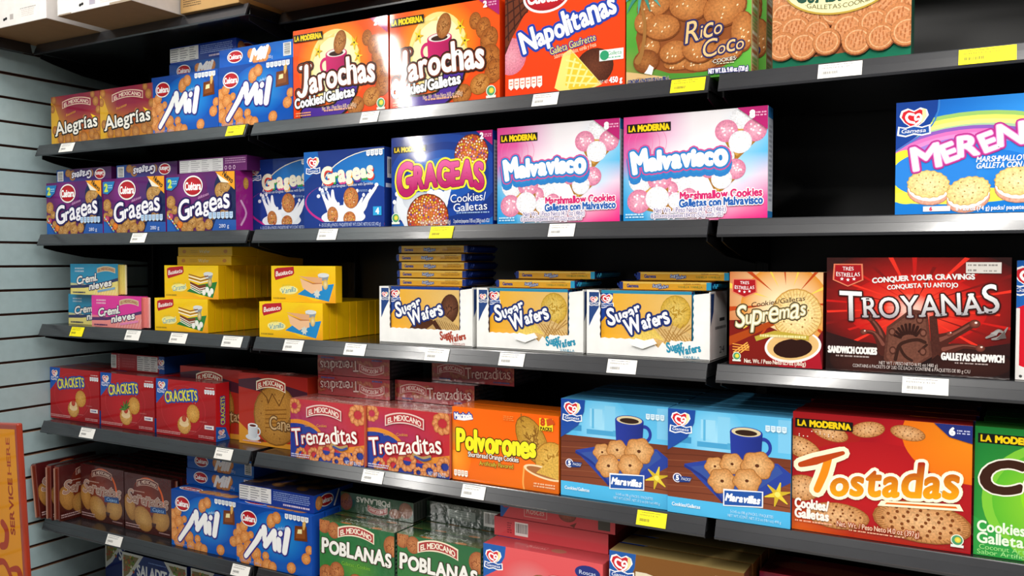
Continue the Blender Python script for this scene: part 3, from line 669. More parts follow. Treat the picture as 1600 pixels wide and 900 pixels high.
def d_gmod():
    b = Carton(.278, .210, .055, '#12308c', {'r': '#0e2a80', 't': '#12308c'}); f = b.f
    f.bg('#1a5aa8', '#1668b8', '#102a78', '#0e2468')
    for i, c in enumerate(('#123088', '#10307e', '#14409a', '#103486', '#1850aa', '#1c66be', '#2484d0')): f.ell(.52, .55, .95 - .12 * i, .62 - .085 * i, c)
    f.use('milk_picture'); f.ell(.29, .2, .36, .18, '#b8c0cc', cin='#e2e6ee'); f.stroke([(.08, .35), (.1, .2), (.2, .05)], [.03, .06, .1], '#dfe4ec'); f.stroke([(.62, .5), (.58, .38), (.5, .25)], [.008, .03, .1], '#dfe4ec'); f.ell(.47, .34, .09, .06, '#f0f2f6'); f.ell(.4, .36, .05, .05, '#f0f2f6'); f.ell(.06, .37, .03, .03, '#eef0f6'); f.ell(.03, .28, .025, .025, '#eef0f6')
    f.use('cookie_picture'); rnd = random.Random(8)
    for x, y, rx, ry, n in ((.8, .76, .215, .215, 150), (.37, .1, .28, .26, 200)):
        cookie(f, x, y, rx, ry, 0, '#a84a1e', '#cc7434', rim='#6a2a10'); f.up()
        for i in range(n):
            r = .95 * math.sqrt((i + .5) / n); t = i * 2.39996
            f.dot(((x + rx * r * math.cos(t) * f.H / f.W) * f.W, (y + ry * r * math.sin(t)) * f.H), .0105 * f.H, lin(rnd.choice(['#f0e6d4', '#e8d03a', '#d83a3a', '#e88aa0', '#f4a040', '#f6f0e6', '#5a3aa0', '#e07a30', '#f2d8b8'])), n=8)
    f.window(0, 0, 1, 1)
    logo_black(f, .19, .86, .34, .075)
    f.use('product_lettering'); o = [('#f2e23a', .19), ('#6a0f46', .1)]; J = [(1.45, -.25, 3), (.95, .0, -3), (1.0, .0, 2), (1.1, -.02, -2), (1.0, .0, 3), (1.05, .02, -4), (1.1, -.12, 0)]
    f.txt('GRAGEAS', .49, .53, .24, .84, ('#e0609e', '#b41a62'), o, rot=1, arc=.12, bold=.07, jit=J)
    f.txt('Cookies/', .77, .3, .085, .34, '#f4f6fb', rot=2); f.txt('Galletas', .79, .2, .085, .32, '#f4f6fb', rot=2); lines(f, .66, .125, .98, .15, 1, '#9ab8e0')
    f.txt('Net. Wt. / Peso Neto 14.10 oz (400g)', .45, .045, .045, .3, '#e8d8d0'); f.txt('2 packets/paquetes 7.05 oz (200g) each /CU', .8, .05, .04, .34, '#dfe8f6')
    f.use('carton'); f.poly([(.85, 1), (1, 1), (1, .84)], '#b01a66'); f.txt('2', .9, .945, .06, None, '#fff', bold=.1); lines(f, .925, .93, .99, .97, 2, '#e6a6c8'); seal(f, .045, .1, .055)
    r = b.r; r.rect(.1, .05, .55, .9, '#b8bac6'); lines(r, .15, .08, .5, .88, 20, '#7a7c8c')
    return b
def flower_cookie(f, x, y, s, rot, seed=1):
    a = f.H / f.W; ca, sa = math.cos(math.radians(rot)), math.sin(math.radians(rot))
    def Q(u, v): return (x + (u * ca - v * sa) * s * a, y + (u * sa + v * ca) * s)
    f.poly([Q(-.62, .1), Q(-.05, -.72), (Q(.62, .02)), Q(.1, .6)], '#a8752c', m=FOOD); f.poly([Q(-.58, .14), Q(-.04, -.6), (Q(.58, .08)), Q(.1, .6)], '#cf9c4a', m=FOOD)
    for u, v, c, ci in ((0, .42, '#e4e4ea', '#fafafc'), (-.38, .06, '#d67a9c', '#f2b4c8'), (.38, .1, '#d67a9c', '#f2b4c8'), (.02, -.22, '#e6e6ee', '#ffffff')):
        px, py = Q(u, v); f.ell(px, py, .31 * s, .3 * s, c, cin=ci, m=FOOD)
    f.up(); rnd = random.Random(seed)
    for u0, v0 in ((-.38, .06), (.38, .1)):
        for i in range(9):
            t = rnd.uniform(0, 6.3); px, py = Q(u0 + .2 * rnd.random() * math.cos(t), v0 + .2 * rnd.random() * math.sin(t)); f.dot((px * f.W, py * f.H), .03 * s * f.H, lin('#fbe2ea'))
def d_malva():
    b = Carton(.290, .212, .04, '#e8e4ea', {'r': '#b9c0cc', 't': '#8a1a58', 'l': '#1a2a6a'}); f = b.f
    f.grid([['#1a8ed4', '#3aa2da', '#b8dcee', '#f4d8e4', '#f06aa8', '#ee2c84', '#ea1f7e'], ['#2a9ad8', '#6cbce4', '#e8f0f4', '#fbf6f8', '#f8e0ea', '#f4b4d0', '#ee5a9e'], ['#5aaede', '#b0d6ea', '#f4f2f4', '#fcfafa', '#f2f4f8', '#c4e0f2', '#e8c8dc'], ['#c46aae', '#d8a8cc', '#ece4ea', '#f2eff1', '#dceaf2', '#86c8ea', '#5ab4e2'], ['#d8428e', '#d65a9c', '#e2b8d2', '#e8e2e8', '#ece8ec', '#c8e0ee', '#7cc4e8'], ['#d23c88', '#d65c9c', '#dcaccb', '#e4dde3', '#e8e5e9', '#e4e4ea', '#d4dcea']])
    for i in range(3): f.ell(.1 + .05 * i, .74, .16, .16, '#e06aa6', ring=.975)
    
    f.use('cookie_picture'); flower_cookie(f, .82, .77, .34, -5, 2); flower_cookie(f, .4, .24, .26, -25, 4); flower_cookie(f, .205, .27, .38, 42, 3); flower_cookie(f, .70, .44, .31, -8, 5)
    logo_black(f, .185, .885, .32, .085)
    f.use('product_lettering'); J = [(1.3, -.1, 8), (1.0, -.04, 4), (1.1, -.02, 0), (1.0, 0, -4), (1.05, 0, 0), (1, .03, 0), (.95, .02, 0), (1, 0, -3), (1, 0, -6)]
    f.txt('Malvavisco', .4, .555, .15, .66, '#2f86c8', [('#2a7cc4', .34)], rot=2, bold=.1, jit=J, dy=-.035); f.txt('Malvavisco', .4, .575, .15, .66, '#fff', [('#d0468c', .32), ('#2a7cc4', .24), ('#ffffff', .11)], rot=2, bold=.1, jit=J)
    f.txt('Marshmallow Cookies', .69, .235, .07, .55, '#d0246c', [('#fff', .16)], rot=1, bold=.06, serif=.04); f.txt('Galletas con Malvavisco', .69, .165, .07, .56, '#1f5cae', [('#fff', .16)], rot=1, bold=.06, serif=.04)
    f.txt('Net Wt. / Peso Neto 14.7 oz (416g)', .48, .1, .045, .5, '#5a5f9a', [('#f3e8f0', .2)]); f.txt('8 packets/paquetes 1.84 oz (52g) each /CU', .46, .05, .038, .5, '#5a5f9a', [('#f3e8f0', .2)]); lines(f, .02, .03, .16, .08, 2, '#c8e6f4')
    f.use('carton'); f.poly([(.8, 1), (1, 1), (1, .79)], '#b41f6c'); f.txt('8', .9, .935, .06, None, '#fff', bold=.12); lines(f, .925, .91, .99, .96, 2, '#ecaccc')
    r = b.r; r.rect(0, .0, 1, .9, '#c3c8d2'); r.rect(0, .9, 1, 1, '#2a78b8'); r.rect(0, 0, 1, .07, '#2a78b8'); lines(r, .2, .15, .8, .85, 16, '#9aa0ae')
    return b
def d_mere():
    b = Carton(.300, .197, .055, '#1768c4', {'t': '#1450a0'}); f = b.f
    f.grid([['#1470d0', '#1a78d4', '#1c7cd8', '#1a74d0'], ['#1468c8', '#1a74d0', '#2484dc', '#2a8ce4'], ['#0f62c0', '#1f7cd8', '#3a9cf0', '#48a8f4'], ['#1258b4', '#1a70cc', '#2a8ae0', '#1a74d0']])
    for k, c in enumerate(('#9ac46a', '#f0ee6a', '#f4f088', '#a6c8a0', '#4aa0e4')): f.ell(.42, .38, .98 - .05 * k, .5 - .035 * k, c)
    for k, c in enumerate(('#8a5ab8', '#e070b8', '#ec8ac8', '#9a7ad0', '#2f86dc')): f.ell(.4, .34, .8 - .05 * k, .42 - .03 * k, c)
    f.ell(.4, .36, .5, .2, '#1a74d0', cin='#2a86dc'); f.poly([(0, 0), (1, 0), (1, .12), (.5, .1), (.14, .14), (.0, .3)], '#1478d0'); f.ell(.06, .34, .2, .24, '#f0ec3a'); f.ell(.3, .16, .55, .07, '#e8ea50'); f.ell(.2, .36, .34, .2, '#2a80d8')
    f.poly([(0, 1), (.22, 1), (.215, .9), (.17, .76), (.08, .66), (0, .58)], '#123f94'); f.stroke([(.225, 1), (.22, .9), (.17, .75), (0, .57)], .006, '#3a7cc8')
    logo_heart(f, .095, .82, .22)
    f.use('cookie_picture')
    for x, y, ro in ((.175, .27, -8), (.38, .2, 14), (.62, .27, -5), (.86, .24, 8)):
        cookie(f, x, y - .07, .17, .115, ro, '#e0a08a', '#f2c0a8', rim='#c88a6a'); f.ell(x, y - .04, .165, .11, '#fbeee6', ro); cookie(f, x, y, .17, .12, ro, '#ecd088', '#f8e6b0', dots=12, dc='#a8823c', bumps=18, amp=.03, rim='#d0aa5c', seed=int(x * 9))
    f.use('product_lettering'); J = [(1.3, -.1, -4), (1.0, -.02, 8), (1.1, .02, -8), (1.0, .0, 8), (1.15, .02, -8), (1.0, .0, 10), (1.05, .0, -8), (1.0, .0, 6)]
    f.txt('MERENGUE', .53, .63, .15, .9, '#fff', [('#b02f88', .2), ('#e88ac8', .11)], rot=13, bold=.06, jit=J)
    f.txt('MARSHMALLOW COOKIES/', .63, .465, .045, .42, '#f2f6fd', shear=.2, bold=.03); f.txt('GALLETA CON MALVAVISCO', .635, .41, .045, .43, '#f2f6fd', shear=.2, bold=.03)
    f.use('carton'); f.rect(.15, .03, .29, .075, '#e8eef6'); f.txt('6', .19, .053, .03, None, '#d8405a', bold=.1); f.txt('6 - 2.6 oz (74 g) packs/ paquetes NET WT./ CONT. NETO', .63, .05, .035, .62, '#e4eefb', bold=.04); facts(f, .8, .9, .98, .97, 4)
    return b
def d_cremi(kind):
    top, low, dark = ('#1c8ab4', '#e8d878', '#232a5a') if kind == 'b' else ('#dc2a96', '#ec8a86', '#4a1a5c')
    b = Carton(.225, .094, .03, top, {'r': '#d8c058' if kind == 'b' else '#e87a72', 't': top}, mat=FILM, food=FOILFOOD, bev=.006); f = b.f
    f.bg(low, low, top, top); f.poly([(0, 1), (1, 1), (1, .42), (.6, .3), (.3, .34), (0, .38)], top); f.poly([(0, .3), (.3, .32), (.7, .42), (1, .56), (1, .46), (.7, .33), (.3, .22), (0, .2)], dark)
    f.poly([(0, 0), (1, 0), (1, .46), (.7, .33), (.3, .22), (0, .2)], low)
    for i in range(9): f.stroke([(.5 + .055 * i, .02), (.56 + .055 * i, .3)], .012, mixh(low, '#ffffff', .25), smooth=False)
    logo_arch(f, .76, .78, .36, .12, '#c8a878', '#a05a4a', '#d8c8a8'); lines(f, .1, .72, .3, .9, 2, mixh(top, '#ffffff', .45))
    f.use('product_lettering'); f.txt('Cremi.', .36, .5, .2, .44, '#f2efe8', [(dark, .2)], rot=8, shear=.2, bold=.06, jit=[(1.2, 0, 0), (1, 0, 0)]); f.txt('nieves', .64, .34, .2, .46, '#f2efe8', [(dark, .2)], rot=8, shear=.2, bold=.06)
    f.use('carton'); lines(f, .05, .03, .32, .12, 1, dark); f.poly([(.58, .08), (.94, .2), (.94, .27), (.58, .15)], mixh(top, '#ffffff', .2))
    r = b.r
    for i in range(7): r.rect(.04 + .14 * i, .02, .11 + .14 * i, .98, mixh(low, '#503010', .25)); 
    r.use('crimped_fin'); a = r.parts.setdefault('crimped_fin', Art())
    for i in range(6):
        a.box(.1115 + .004 * i, .1155 + .004 * i, .008 + (.002 if i % 2 else 0), .012 + (.002 if i % 2 else 0), .003, .091, low if i < 5 else mixh(low, '#ffffff', .4), FILM, .0006, 1)
    return b
def d_bau(kind):
    b = Carton(.215, .0925, .0255, '#f4c408', {'r': '#e9b406', 't': '#eebc08'}); f = b.f
    f.bg('#f2c208', '#e89a10', '#f6cc0c', '#f7cf10'); f.ell(.7, .5, .5, .45, '#f4c60a', cin='#f6a81c' if kind == 'v' else '#f8cc3a')
    p = '#1b84c4' if kind == 'v' else '#2a7a34'; f.poly([(.42, .22), (.56, .4), (.98, .52), (.9, .04)], p)
    f.use('wafer_picture')
    f.ell(.82, .72, .19, .07, '#c9ccd0'); f.poly([(.75, .72), (.9, .72), (.88, .6), (.77, .6)], '#8a94a0'); f.ell(.82, .75, .2, .06, '#dadcdc'); f.ell(.85, .5, .09, .14, '#c9a45c' if kind == 'v' else '#9a8458', cin='#ead8a0')
    if kind == 'v':
        f.poly([(.44, .72), (.8, .68), (.8, .5), (.66, .56)], '#e2a878'); f.poly([(.46, .66), (.66, .54), (.8, .52), (.8, .34), (.64, .24), (.5, .4)], '#edbc90'); f.poly([(.46, .66), (.66, .54), (.8, .54), (.8, .52), (.66, .5)], '#c07a48'); star(f, .72, .24, .13, '#cfd4cc', 7, .6)
    else:
        for k in range(4): f.poly([(.46, .72 - .05 * k), (.68, .62 - .05 * k), (.82, .68 - .05 * k), (.82, .71 - .05 * k), (.68, .65 - .05 * k), (.46, .75 - .05 * k)], ['#8a4a24', '#f2ece0', '#8a4a24', '#f2ece0'][k])
        f.poly([(.48, .52), (.66, .4), (.78, .44), (.76, .3), (.66, .22), (.5, .36)], '#7a3c1c')
        for k in range(3): f.poly([(.49, .42 - .06 * k), (.66, .28 - .06 * k), (.78, .34 - .06 * k), (.78, .36 - .06 * k), (.66, .31 - .06 * k), (.49, .45 - .06 * k)], '#ece6da')
        for x, y in ((.74, .2), (.84, .16), (.8, .28), (.88, .24)): f.ell(x, y, .08, .09, '#e8e6dc', cin='#fbfaf4')
    f.use('brand_logo'); f.poly([(.05, .9), (.1, .94), (.36, .98), (.37, .8), (.34, .74), (.07, .6), (.05, .7)], '#b81626'); f.txt('Bauducco', .21, .8, .1, .27, '#f6e8e4', rot=8, shear=.2, bold=.05, jit=[(1.3, 0, 0), (1, 0, 0)])
    f.use('product_lettering'); f.ell(.28, .33, .34, .12, '#f4e890'); f.txt('Wafer', .24, .46, .09, .14, '#d8c83a', shear=.3, rot=8); f.txt('Vanilla' if kind == 'v' else 'Caramel', .28, .33, .14, .24, '#2a8aa0', [('#f6efb0', .1)], rot=8, shear=.3); lines(f, .03, .06, .24, .14, 1, '#a88a1a')
    return b
def d_bau_flat():
    b = Carton(.215, .0255, .0925, '#e2b208', {'r': '#d8a806', 't': '#e8b808'}); f = b.f
    f.use('brand_logo'); f.ell(.12, .5, .3, .2, '#c8862a'); f.ell(.88, .5, .3, .2, '#c8862a'); f.use('product_lettering'); f.txt('Wafer', .5, .5, .35, .2, '#d8d0a8'); lines(f, .24, .3, .38, .7, 2, '#c89a1a')
    return b
def sugar_word(f, x, y, s, col, out, m=None):
    J = [(1.35, -.1, -8), (1, .0, 6), (1.0, -.02, -4), (1.0, .1, 6), (1.0, .22, 8)]
    f.txt('Sugar', x - .15 * s, y + .08 * s, .2 * s, .4 * s, col, out, rot=15, bold=.05, jit=J)
    f.txt('Wafers', x + .12 * s, y - .03 * s, .2 * s, .52 * s, col, out, rot=15, bold=.05, jit=[(1.3, -.15, 5), (1, 0, 4), (1.05, 0, -4), (1, 0, 6), (1, .04, -5), (1.35, -.02, 8)])
def wafer_pack(kind, lying):
    """flow-wrapped wafer pack with crimped ends; lying = long edge shown"""
    cho = kind == 'c'; W, T, L = .196, .0193, .134
    H, D = (T, L) if lying else (L, T)
    b = Carton(W, H, D, '#e2a41a', {'t': '#c08a1c' if lying else '#e2a41a', 'r': '#16307a', 'l': '#16307a'}, bev=.005, mat=FILM, food=FOILFOOD); f = b.f
    e = '#16307a' if cho else '#2a9ac4'
    if lying:
        f.rect(.0, .1, .04, .9, '#16307a'); f.rect(.95, .1, 1, .9, e if not cho else '#16307a'); f.rect(.04, .08, .95, .92, '#d8a02a'); f.rect(.04, .72, .95, .92, '#e6c05a')
        f.use('brand_logo'); f.txt('Gamesa', .15, .48, .36, .13, '#1f3a86', bold=.06)
        f.use('product_lettering'); f.txt('Sugar', .42, .56, .3, .09, '#dfe6f2', [('#23407e', .2)], rot=10, shear=.2); f.txt('Wafers', .49, .4, .3, .11, '#dfe6f2', [('#23407e', .2)], rot=10, shear=.2)
        f.txt('CHOCOLATE CHOCOLATE' if cho else 'VANILLA VAINILLA', .78, .42, .22, .26, '#7a4a1c' if cho else '#7a8a3c'); f.txt('SUGAR WAFERS', .8, .72, .14, .18, '#9a6a2c')
        t = b.t; t.rect(0, 0, 1, 1, '#b88420'); t.poly([(0, 0), (.14, 0), (.1, 1), (0, 1)], '#16307a')
    else:
        f.bg('#e8a41c', '#d8b06a', '#e4c07a', '#eeb020'); f.poly([(0, 1), (.14, 1), (.12, .72), (0, .5)], '#14409c'); f.rect(0, .95, 1, 1, '#123a8c' if cho else '#2a8cae')
        logo_heart(f, .06, .83, .2)
        f.use('wafer_picture')
        if cho:
            f.ell(.52, .02, .42, .42, '#4a2410', cin='#5c3018', m=FOILFOOD); cookie(f, .86, .62, .19, .26, -10, '#4a2412', '#7a4a30', lines_=8, dc='#3a1a0a'); 
            f.poly([(.5, .22), (.66, .38), (.78, .2), (.62, .04)], '#b89258', m=FOILFOOD); f.poly([(.62, .4), (.8, .5), (1, .3), (1, .0), (.84, .02)], '#c7a468', m=FOILFOOD); f.poly([(.6, .38), (.66, .42), (.86, .04), (.8, .02)], '#4a2410', m=FOILFOOD)
            for i in range(9): f.stroke([(.68 + .035 * i, .42 - .01 * i), (.84 + .03 * i, .06)], .006, '#8a6432', smooth=False)
        else:
            f.ell(.6, .06, .5, .34, '#e2c25a', cin='#ead07a', m=FOILFOOD); cookie(f, .83, .68, .24, .26, 0, '#cfa63a', '#e8cc72', lines_=16, dc='#b88e2a', rim='#b8922c')
            f.poly([(.6, .42), (.72, .54), (1, .36), (1, .0), (.86, .02)], '#d8b476', m=FOILFOOD); f.poly([(.5, .12), (.58, .28), (.72, .24), (.66, .06)], '#d8b070', m=FOILFOOD)
            for i in range(9): f.stroke([(.62 + .045 * i, .46 - .02 * i), (.86 + .03 * i, .04)], .007, '#a87c3c', smooth=False)
            for i in range(5): f.stroke([(.68 + .05 * i, .1 + .06 * i), (.8 + .06 * i, .5 - .0 * i)], .006, '#a87c3c', smooth=False)
        f.use('product_lettering'); sugar_word(f, .4, .55, .95, '#f3f4f8', [('#1c2e6e', .22)])
    a = b.parts.setdefault('crimped_end', Art())
    for sx in (-1, 1):
        for i in range(4):
            x0 = sx * (W / 2 + .0028 * i + .0005); q = .0018 if i % 2 else -.0018
            if lying: a.box(x0 - .0018, x0 + .0018, .012, D - .012, H / 2 - .0028 + q, H / 2 + .0028 + q, e if (sx > 0) else '#16307a', FILM, .0006, 1)
            else: a.box(x0 - .0018, x0 + .0018, D / 2 - .0028 + q, D / 2 + .0028 + q, .006, H - .006, e if sx > 0 else '#16307a', FILM, .0006, 1)
    return b
def tray(kind, torn):
    """white open display tray: cut-out front, side walls, back, base"""
    W, H, D, t = .266, .137, .125, .003; col = '#ecebe8'
    class T: pass
    b = T(); b.parts = {'tray': Art()}; A = b.parts['tray']
    A.box(-W / 2, W / 2, 0, D, 0, t, col, KRAFT, .0006, 1)
    for sx in (-1, 1): A.box(sx * W / 2 - (t if sx > 0 else 0), sx * W / 2 + (0 if sx > 0 else t), t, D, t, H, col, KRAFT, .0006, 1)
    A.box(-W / 2 + t, W / 2 - t, D - t, D, t, H, '#c9b08a', KRAFT, .0006, 1)
    fp = b.parts['front_panel'] = Art(); rnd = random.Random(4 if torn else 2)
    xl, xr, yb = -W / 2 + .031, W / 2 - .034, .036
    prof = [(-W / 2, 0), (W / 2, 0), (W / 2, H - .002), (xr + .002, H - .006)]
    n = 12
    for i in range(n + 1): prof.append((xr + (.0016 if i % 2 else 0), H - .01 - (H - .012 - yb) * i / n))
    m = 22
    for i in range(1, m):
        x = xr - (xr - xl) * i / m; dip = 0
        if torn and .25 < i / m < .55: dip = -.010 + .006 * math.sin(i * 2.1)
        prof.append((x, yb + dip + (.0018 if i % 2 else 0)))
    for i in range(n + 1): prof.append((xl - (.0018 if i % 2 else 0), yb + (H - .012 - yb) * i / n))
    prof += [(xl - .004, H), (-W / 2, H)]
    bm = bmesh.new(); v0 = [bm.verts.new((p[0], 0, p[1])) for p in prof]; v1 = [bm.verts.new((p[0], t * .8, p[1])) for p in prof]; N = len(prof)
    tri = tessellate_polygon([[Vector((p[0], p[1], 0)) for p in prof]])
    for q in tri:
        bm.faces.new([v0[i] for i in q]); bm.faces.new([v1[i] for i in q[::-1]])
    for i in range(N): bm.faces.new((v0[i], v0[(i + 1) % N], v1[(i + 1) % N], v1[i]))
    bmesh.ops.recalc_face_normals(bm, faces=bm.faces); fp.solid(bm, '#f2f1ee', KRAFT)
    if torn:
        tf = b.parts['torn_flap'] = Art()
        tf.prism([(-.03, yb - .012), (-.006, yb - .018), (.024, yb - .006), (.016, yb + .004), (-.004, yb - .001), (-.022, yb + .003)], -.004, -.0006, 'y', '#f7f6f3', KRAFT)
    f = Face(b.parts, (-W / 2, 0, 0), (1, 0, 0), (0, 0, 1), W, H, 'front_panel', KRAFT); c = '#a8402c' if kind == 'c' else '#2a8fae'
    f.poly([(.02, .97), (.105, .97), (.105, .74), (.06, .6), (.02, .44)], '#24437e')
    logo_heart(f, .062, .83, .13, '#24437e')
    f.use('product_lettering'); J = [(1.3, -.1, -8), (1, 0, 6), (1, 0, -4), (1, .1, 6), (1, .2, 8)]
    f.txt('Sugar', .73, .185, .11, .13, c, rot=12, bold=.06, jit=J); f.txt('Wafers', .84, .15, .11, .18, c, rot=13, bold=.06); f.txt('CHOCOLATE' if kind == 'c' else 'VANILLA', .86, .04, .04, .13, c)
    r = Face(b.parts, (W / 2, 0, 0), (0, 1, 0), (0, 0, 1), D, H, 'tray', KRAFT)
    r.poly([(.05, .97), (.24, .97), (.2, .7), (.05, .5)], '#24437e'); lines(r, .3, .42, .95, .5, 1, '#6a6a6a'); r.rect(.55, .55, .85, .6, '#3a3a3a'); r.txt('24', .7, .12, .1, .3, '#4a4a4a')
    return b
def d_supre():
    b = Carton(.172, .178, .055, '#7a1e14', {'t': '#c8a07a'}); f = b.f
    f.bg('#8a1c0e', '#7a0e14', '#eaa424', '#d8901a'); f.ell(.66, .72, .8, .62, '#c05a12', cin='#fff2b8'); f.ell(.6, .62, .46, .46, '#d88a24', cin='#fff6d0'); f.poly([(0, 0), (1, 0), (1, .22), (.5, .38), (0, .42)], '#721410'); f.ell(.1, .12, .6, .36, '#721410', cin='#96290f')
    for i in range(16):
        t = i * .4; f.poly([(.62 + .2 * math.cos(t), .66 + .2 * math.sin(t)), (.62 + .8 * math.cos(t), .66 + .8 * math.sin(t)), (.62 + .8 * math.cos(t + .09), .66 + .8 * math.sin(t + .09))], '#f8cc50' if i % 2 else '#b8400f', up=(i == 0))
    f.poly([(0, 0), (.5, 0), (.45, .3), (0, .44)], '#7a160f'); f.poly([(.0, .3), (.5, .5), (.5, .44), (0, .2)], '#a8420f'); f.poly([(.88, 0), (1, 0), (1, .4), (.93, .3)], '#64101a')
    for k in range(3): f.stroke([(.05 + .04 * k, .13), (.2 + .01 * k, .24 - .02 * k)], .006, '#f4b050', smooth=False); f.stroke([(.04, .22 - .03 * k), (.22, .2 - .02 * k)], .005, '#f0a040', smooth=False)
    f.use('cup_picture'); f.ell(.69, .19, .275, .19, '#a80f22'); f.poly([(.42, .18), (.96, .25), (1, .0), (.55, .0)], '#a81426'); f.ell(.69, .22, .29, .17, '#f2ecea', 8); f.ell(.69, .225, .265, .148, '#e0b878', 8, cin='#d6a560'); f.ell(.69, .2, .2, .1, '#2a0f08', 8)
    f.use('cookie_picture'); cookie(f, .73, .56, .26, .27, 0, '#eac57c', '#fbe6b0', dots=0, rim='#c89444'); f.up()
    for i in range(40):
        t = i * .157; f.stroke([(.73 + .18 * math.cos(t), .56 + .19 * math.sin(t)), (.73 + .245 * math.cos(t), .56 + .255 * math.sin(t))], .0035, '#c89a50', smooth=False, up=False)
    for i in range(14):
        t = i * 2.4; r = .17 * math.sqrt(i / 14); f.dot(((.73 + r * math.cos(t)) * f.W, (.56 + r * math.sin(t)) * f.H), .009 * f.H, lin('#9a6a2a'))
    logo_shield(f, .165, .83, .25, .19)
    f.use('product_lettering'); f.txt('Cookies/Galletas', .53, .69, .05, .58, '#3a1c10', rot=9, shear=.2); f.txt('Supremas', .45, .56, .14, .76, '#f8efd4', [('#2a1c12', .14), ('#b8a878', .07)], rot=11, shear=.25, bold=.0, jit=[(1.6, -.15, -4), (1, 0, 0)])
    f.poly([(.28, .31), (.5, .38), (.86, .34), (.86, .29), (.5, .33), (.3, .26)], '#b8a038'); lines(f, .34, .3, .84, .35, 1, '#ece0a0')
    f.txt('Net. Wt. / Peso Neto 12.7oz (360g)', .5, .045, .042, .66, '#f6e6d6', bold=.03); seal(f, .085, .09, .045)
    return b
def d_troy():
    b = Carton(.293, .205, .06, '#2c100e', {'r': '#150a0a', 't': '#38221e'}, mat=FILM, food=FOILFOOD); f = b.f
    f.bg('#231010', '#1f0e0e', '#2a100f', '#351210'); f.ell(.52, .6, .9, .5, '#3a0f0e', cin='#e01a14'); f.ell(.5, .56, .55, .3, '#b81412', cin='#ff4a30'); f.ell(.48, .56, .2, .13, '#f04a34', cin='#ffd8c8')
    for i in range(26):
        t = i * .2417 + .1; L = .45 + .25 * ((i * 7) % 5) / 5; f.poly([(.5 + .06 * math.cos(t), .57 + .08 * math.sin(t)), (.5 + L * math.cos(t), .57 + L * .8 * math.sin(t)), (.5 + L * math.cos(t + .05), .57 + L * .8 * math.sin(t + .05))], ['#c41814', '#e83020', '#7a1210'][i % 3], up=(i == 0))
    f.poly([(0, .0), (1, 0), (1, .3), (.8, .24), (.55, .3), (.3, .22), (0, .34)], '#2a1010'); f.poly([(0, 0), (1, 0), (1, .2), (.5, .24), (0, .2)], '#1f0d0c')
    f.use('chocolate_picture'); f.ell(.22, .1, .28, .16, '#2c120e', cin='#47211a'); f.ell(.8, .12, .3, .12, '#2c120e', cin='#3c1c16')
    for q, w in (([(.34, .2), (.31, .36), (.26, .46)], [.06, .03, .02]), ([(.33, .24), (.28, .34), (.22, .35)], [.05, .02, .015]), ([(.64, .3), (.72, .36), (.8, .44)], [.06, .03, .03]), ([(.66, .22), (.76, .26), (.84, .25)], [.06, .02, .018])):
        f.stroke(q, w, '#4a2018'); f.stroke([(a, b_ + .008) for a, b_ in q], [k * .3 for k in w], '#7a4438')
    for x, y, r in ((.26, .48, .035), (.22, .35, .025), (.82, .45, .035), (.85, .25, .03), (.69, .36, .02)): f.ell(x, y, r * 1.2, r, '#54261c', cin='#8a4a3c'); f.ell(x + .006, y + .01, r * .3, r * .25, '#f0d8d0')
    f.use('cookie_picture'); P = [(.335, .12), (.35, .4), (.48, .56), (.53, .55), (.575, .5), (.6, .16), (.52, .08), (.36, .07)]
    f.poly([(.58, .5), (.62, .52), (.645, .2), (.6, .14)], '#4a241c', m=FOILFOOD); f.poly(P, '#5c3328', m=FOILFOOD); f.poly([(.35, .14), (.365, .39), (.485, .53), (.56, .48), (.585, .17), (.52, .1), (.37, .09)], '#6e4234', m=FOILFOOD)
    for i in range(9):
        t = 2.9 - i * .27; f.stroke([(.475 + .05 * math.cos(t), .3 + .05 * math.sin(t)), (.475 + .085 * math.cos(t), .3 + .13 * math.sin(t))], .011, '#2f140e', smooth=False)
    f.stroke([(.4, .12), (.42, .24), (.46, .28), (.52, .3), (.56, .28)], .014, '#351a12'); f.stroke([(.42, .24), (.45, .16), (.49, .12)], .012, '#351a12'); f.stroke([(.53, .2), (.57, .26)], .01, '#351a12')
    for x, y in ((.38, .36), (.53, .47), (.55, .36), (.385, .2), (.55, .2)): f.ell(x, y, .028, .035, '#4a261c'); f.ell(x, y, .018, .022, '#7a4c3e')
    logo_shield(f, .125, .85, .16, .19)
    f.use('product_lettering'); f.txt('CONQUER YOUR CRAVINGS', .54, .82, .042, .55, '#e9e4e2', rot=3, arc=.25, bold=.07); f.txt('CONQUISTA TU ANTOJO', .54, .755, .036, .38, '#e9e4e2', rot=3, arc=.25, bold=.05)
    f.txt('TROYANAS', .51, .6, .17, .86, ('#f3f0f0', '#a8a3a8'), [('#4a1210', .09), ('#2a1816', .05)], rot=3.5, arc=-.12, serif=.1, bold=.015, jit=[(1.5, -.18, -2), (1, 0, 0), (1.02, -.02, 0), (1.08, -.02, 0), (1.05, .0, 0), (1.05, .02, 0), (1.0, 0, 2), (1.35, .0, 4)])
    f.txt('SANDWICH COOKIES', .155, .185, .055, .28, '#efe9e6', bold=.08); lines(f, .06, .12, .26, .145, 1, '#b0a09c'); f.txt('GALLETAS SANDWICH', .81, .17, .055, .32, '#efe9e6', bold=.08); lines(f, .72, .11, .9, .13, 1, '#b0a09c')
    f.txt('NET WT / PESO NETO 16.92 oz (480 g)', .47, .088, .028, .32, '#cfc4c0'); f.txt('CONTAINS 6 PACKETS OF 2.82 OZ EACH / CONTIENE 6 PAQUETES DE 80 g C/U', .48, .052, .028, .64, '#cfc4c0')
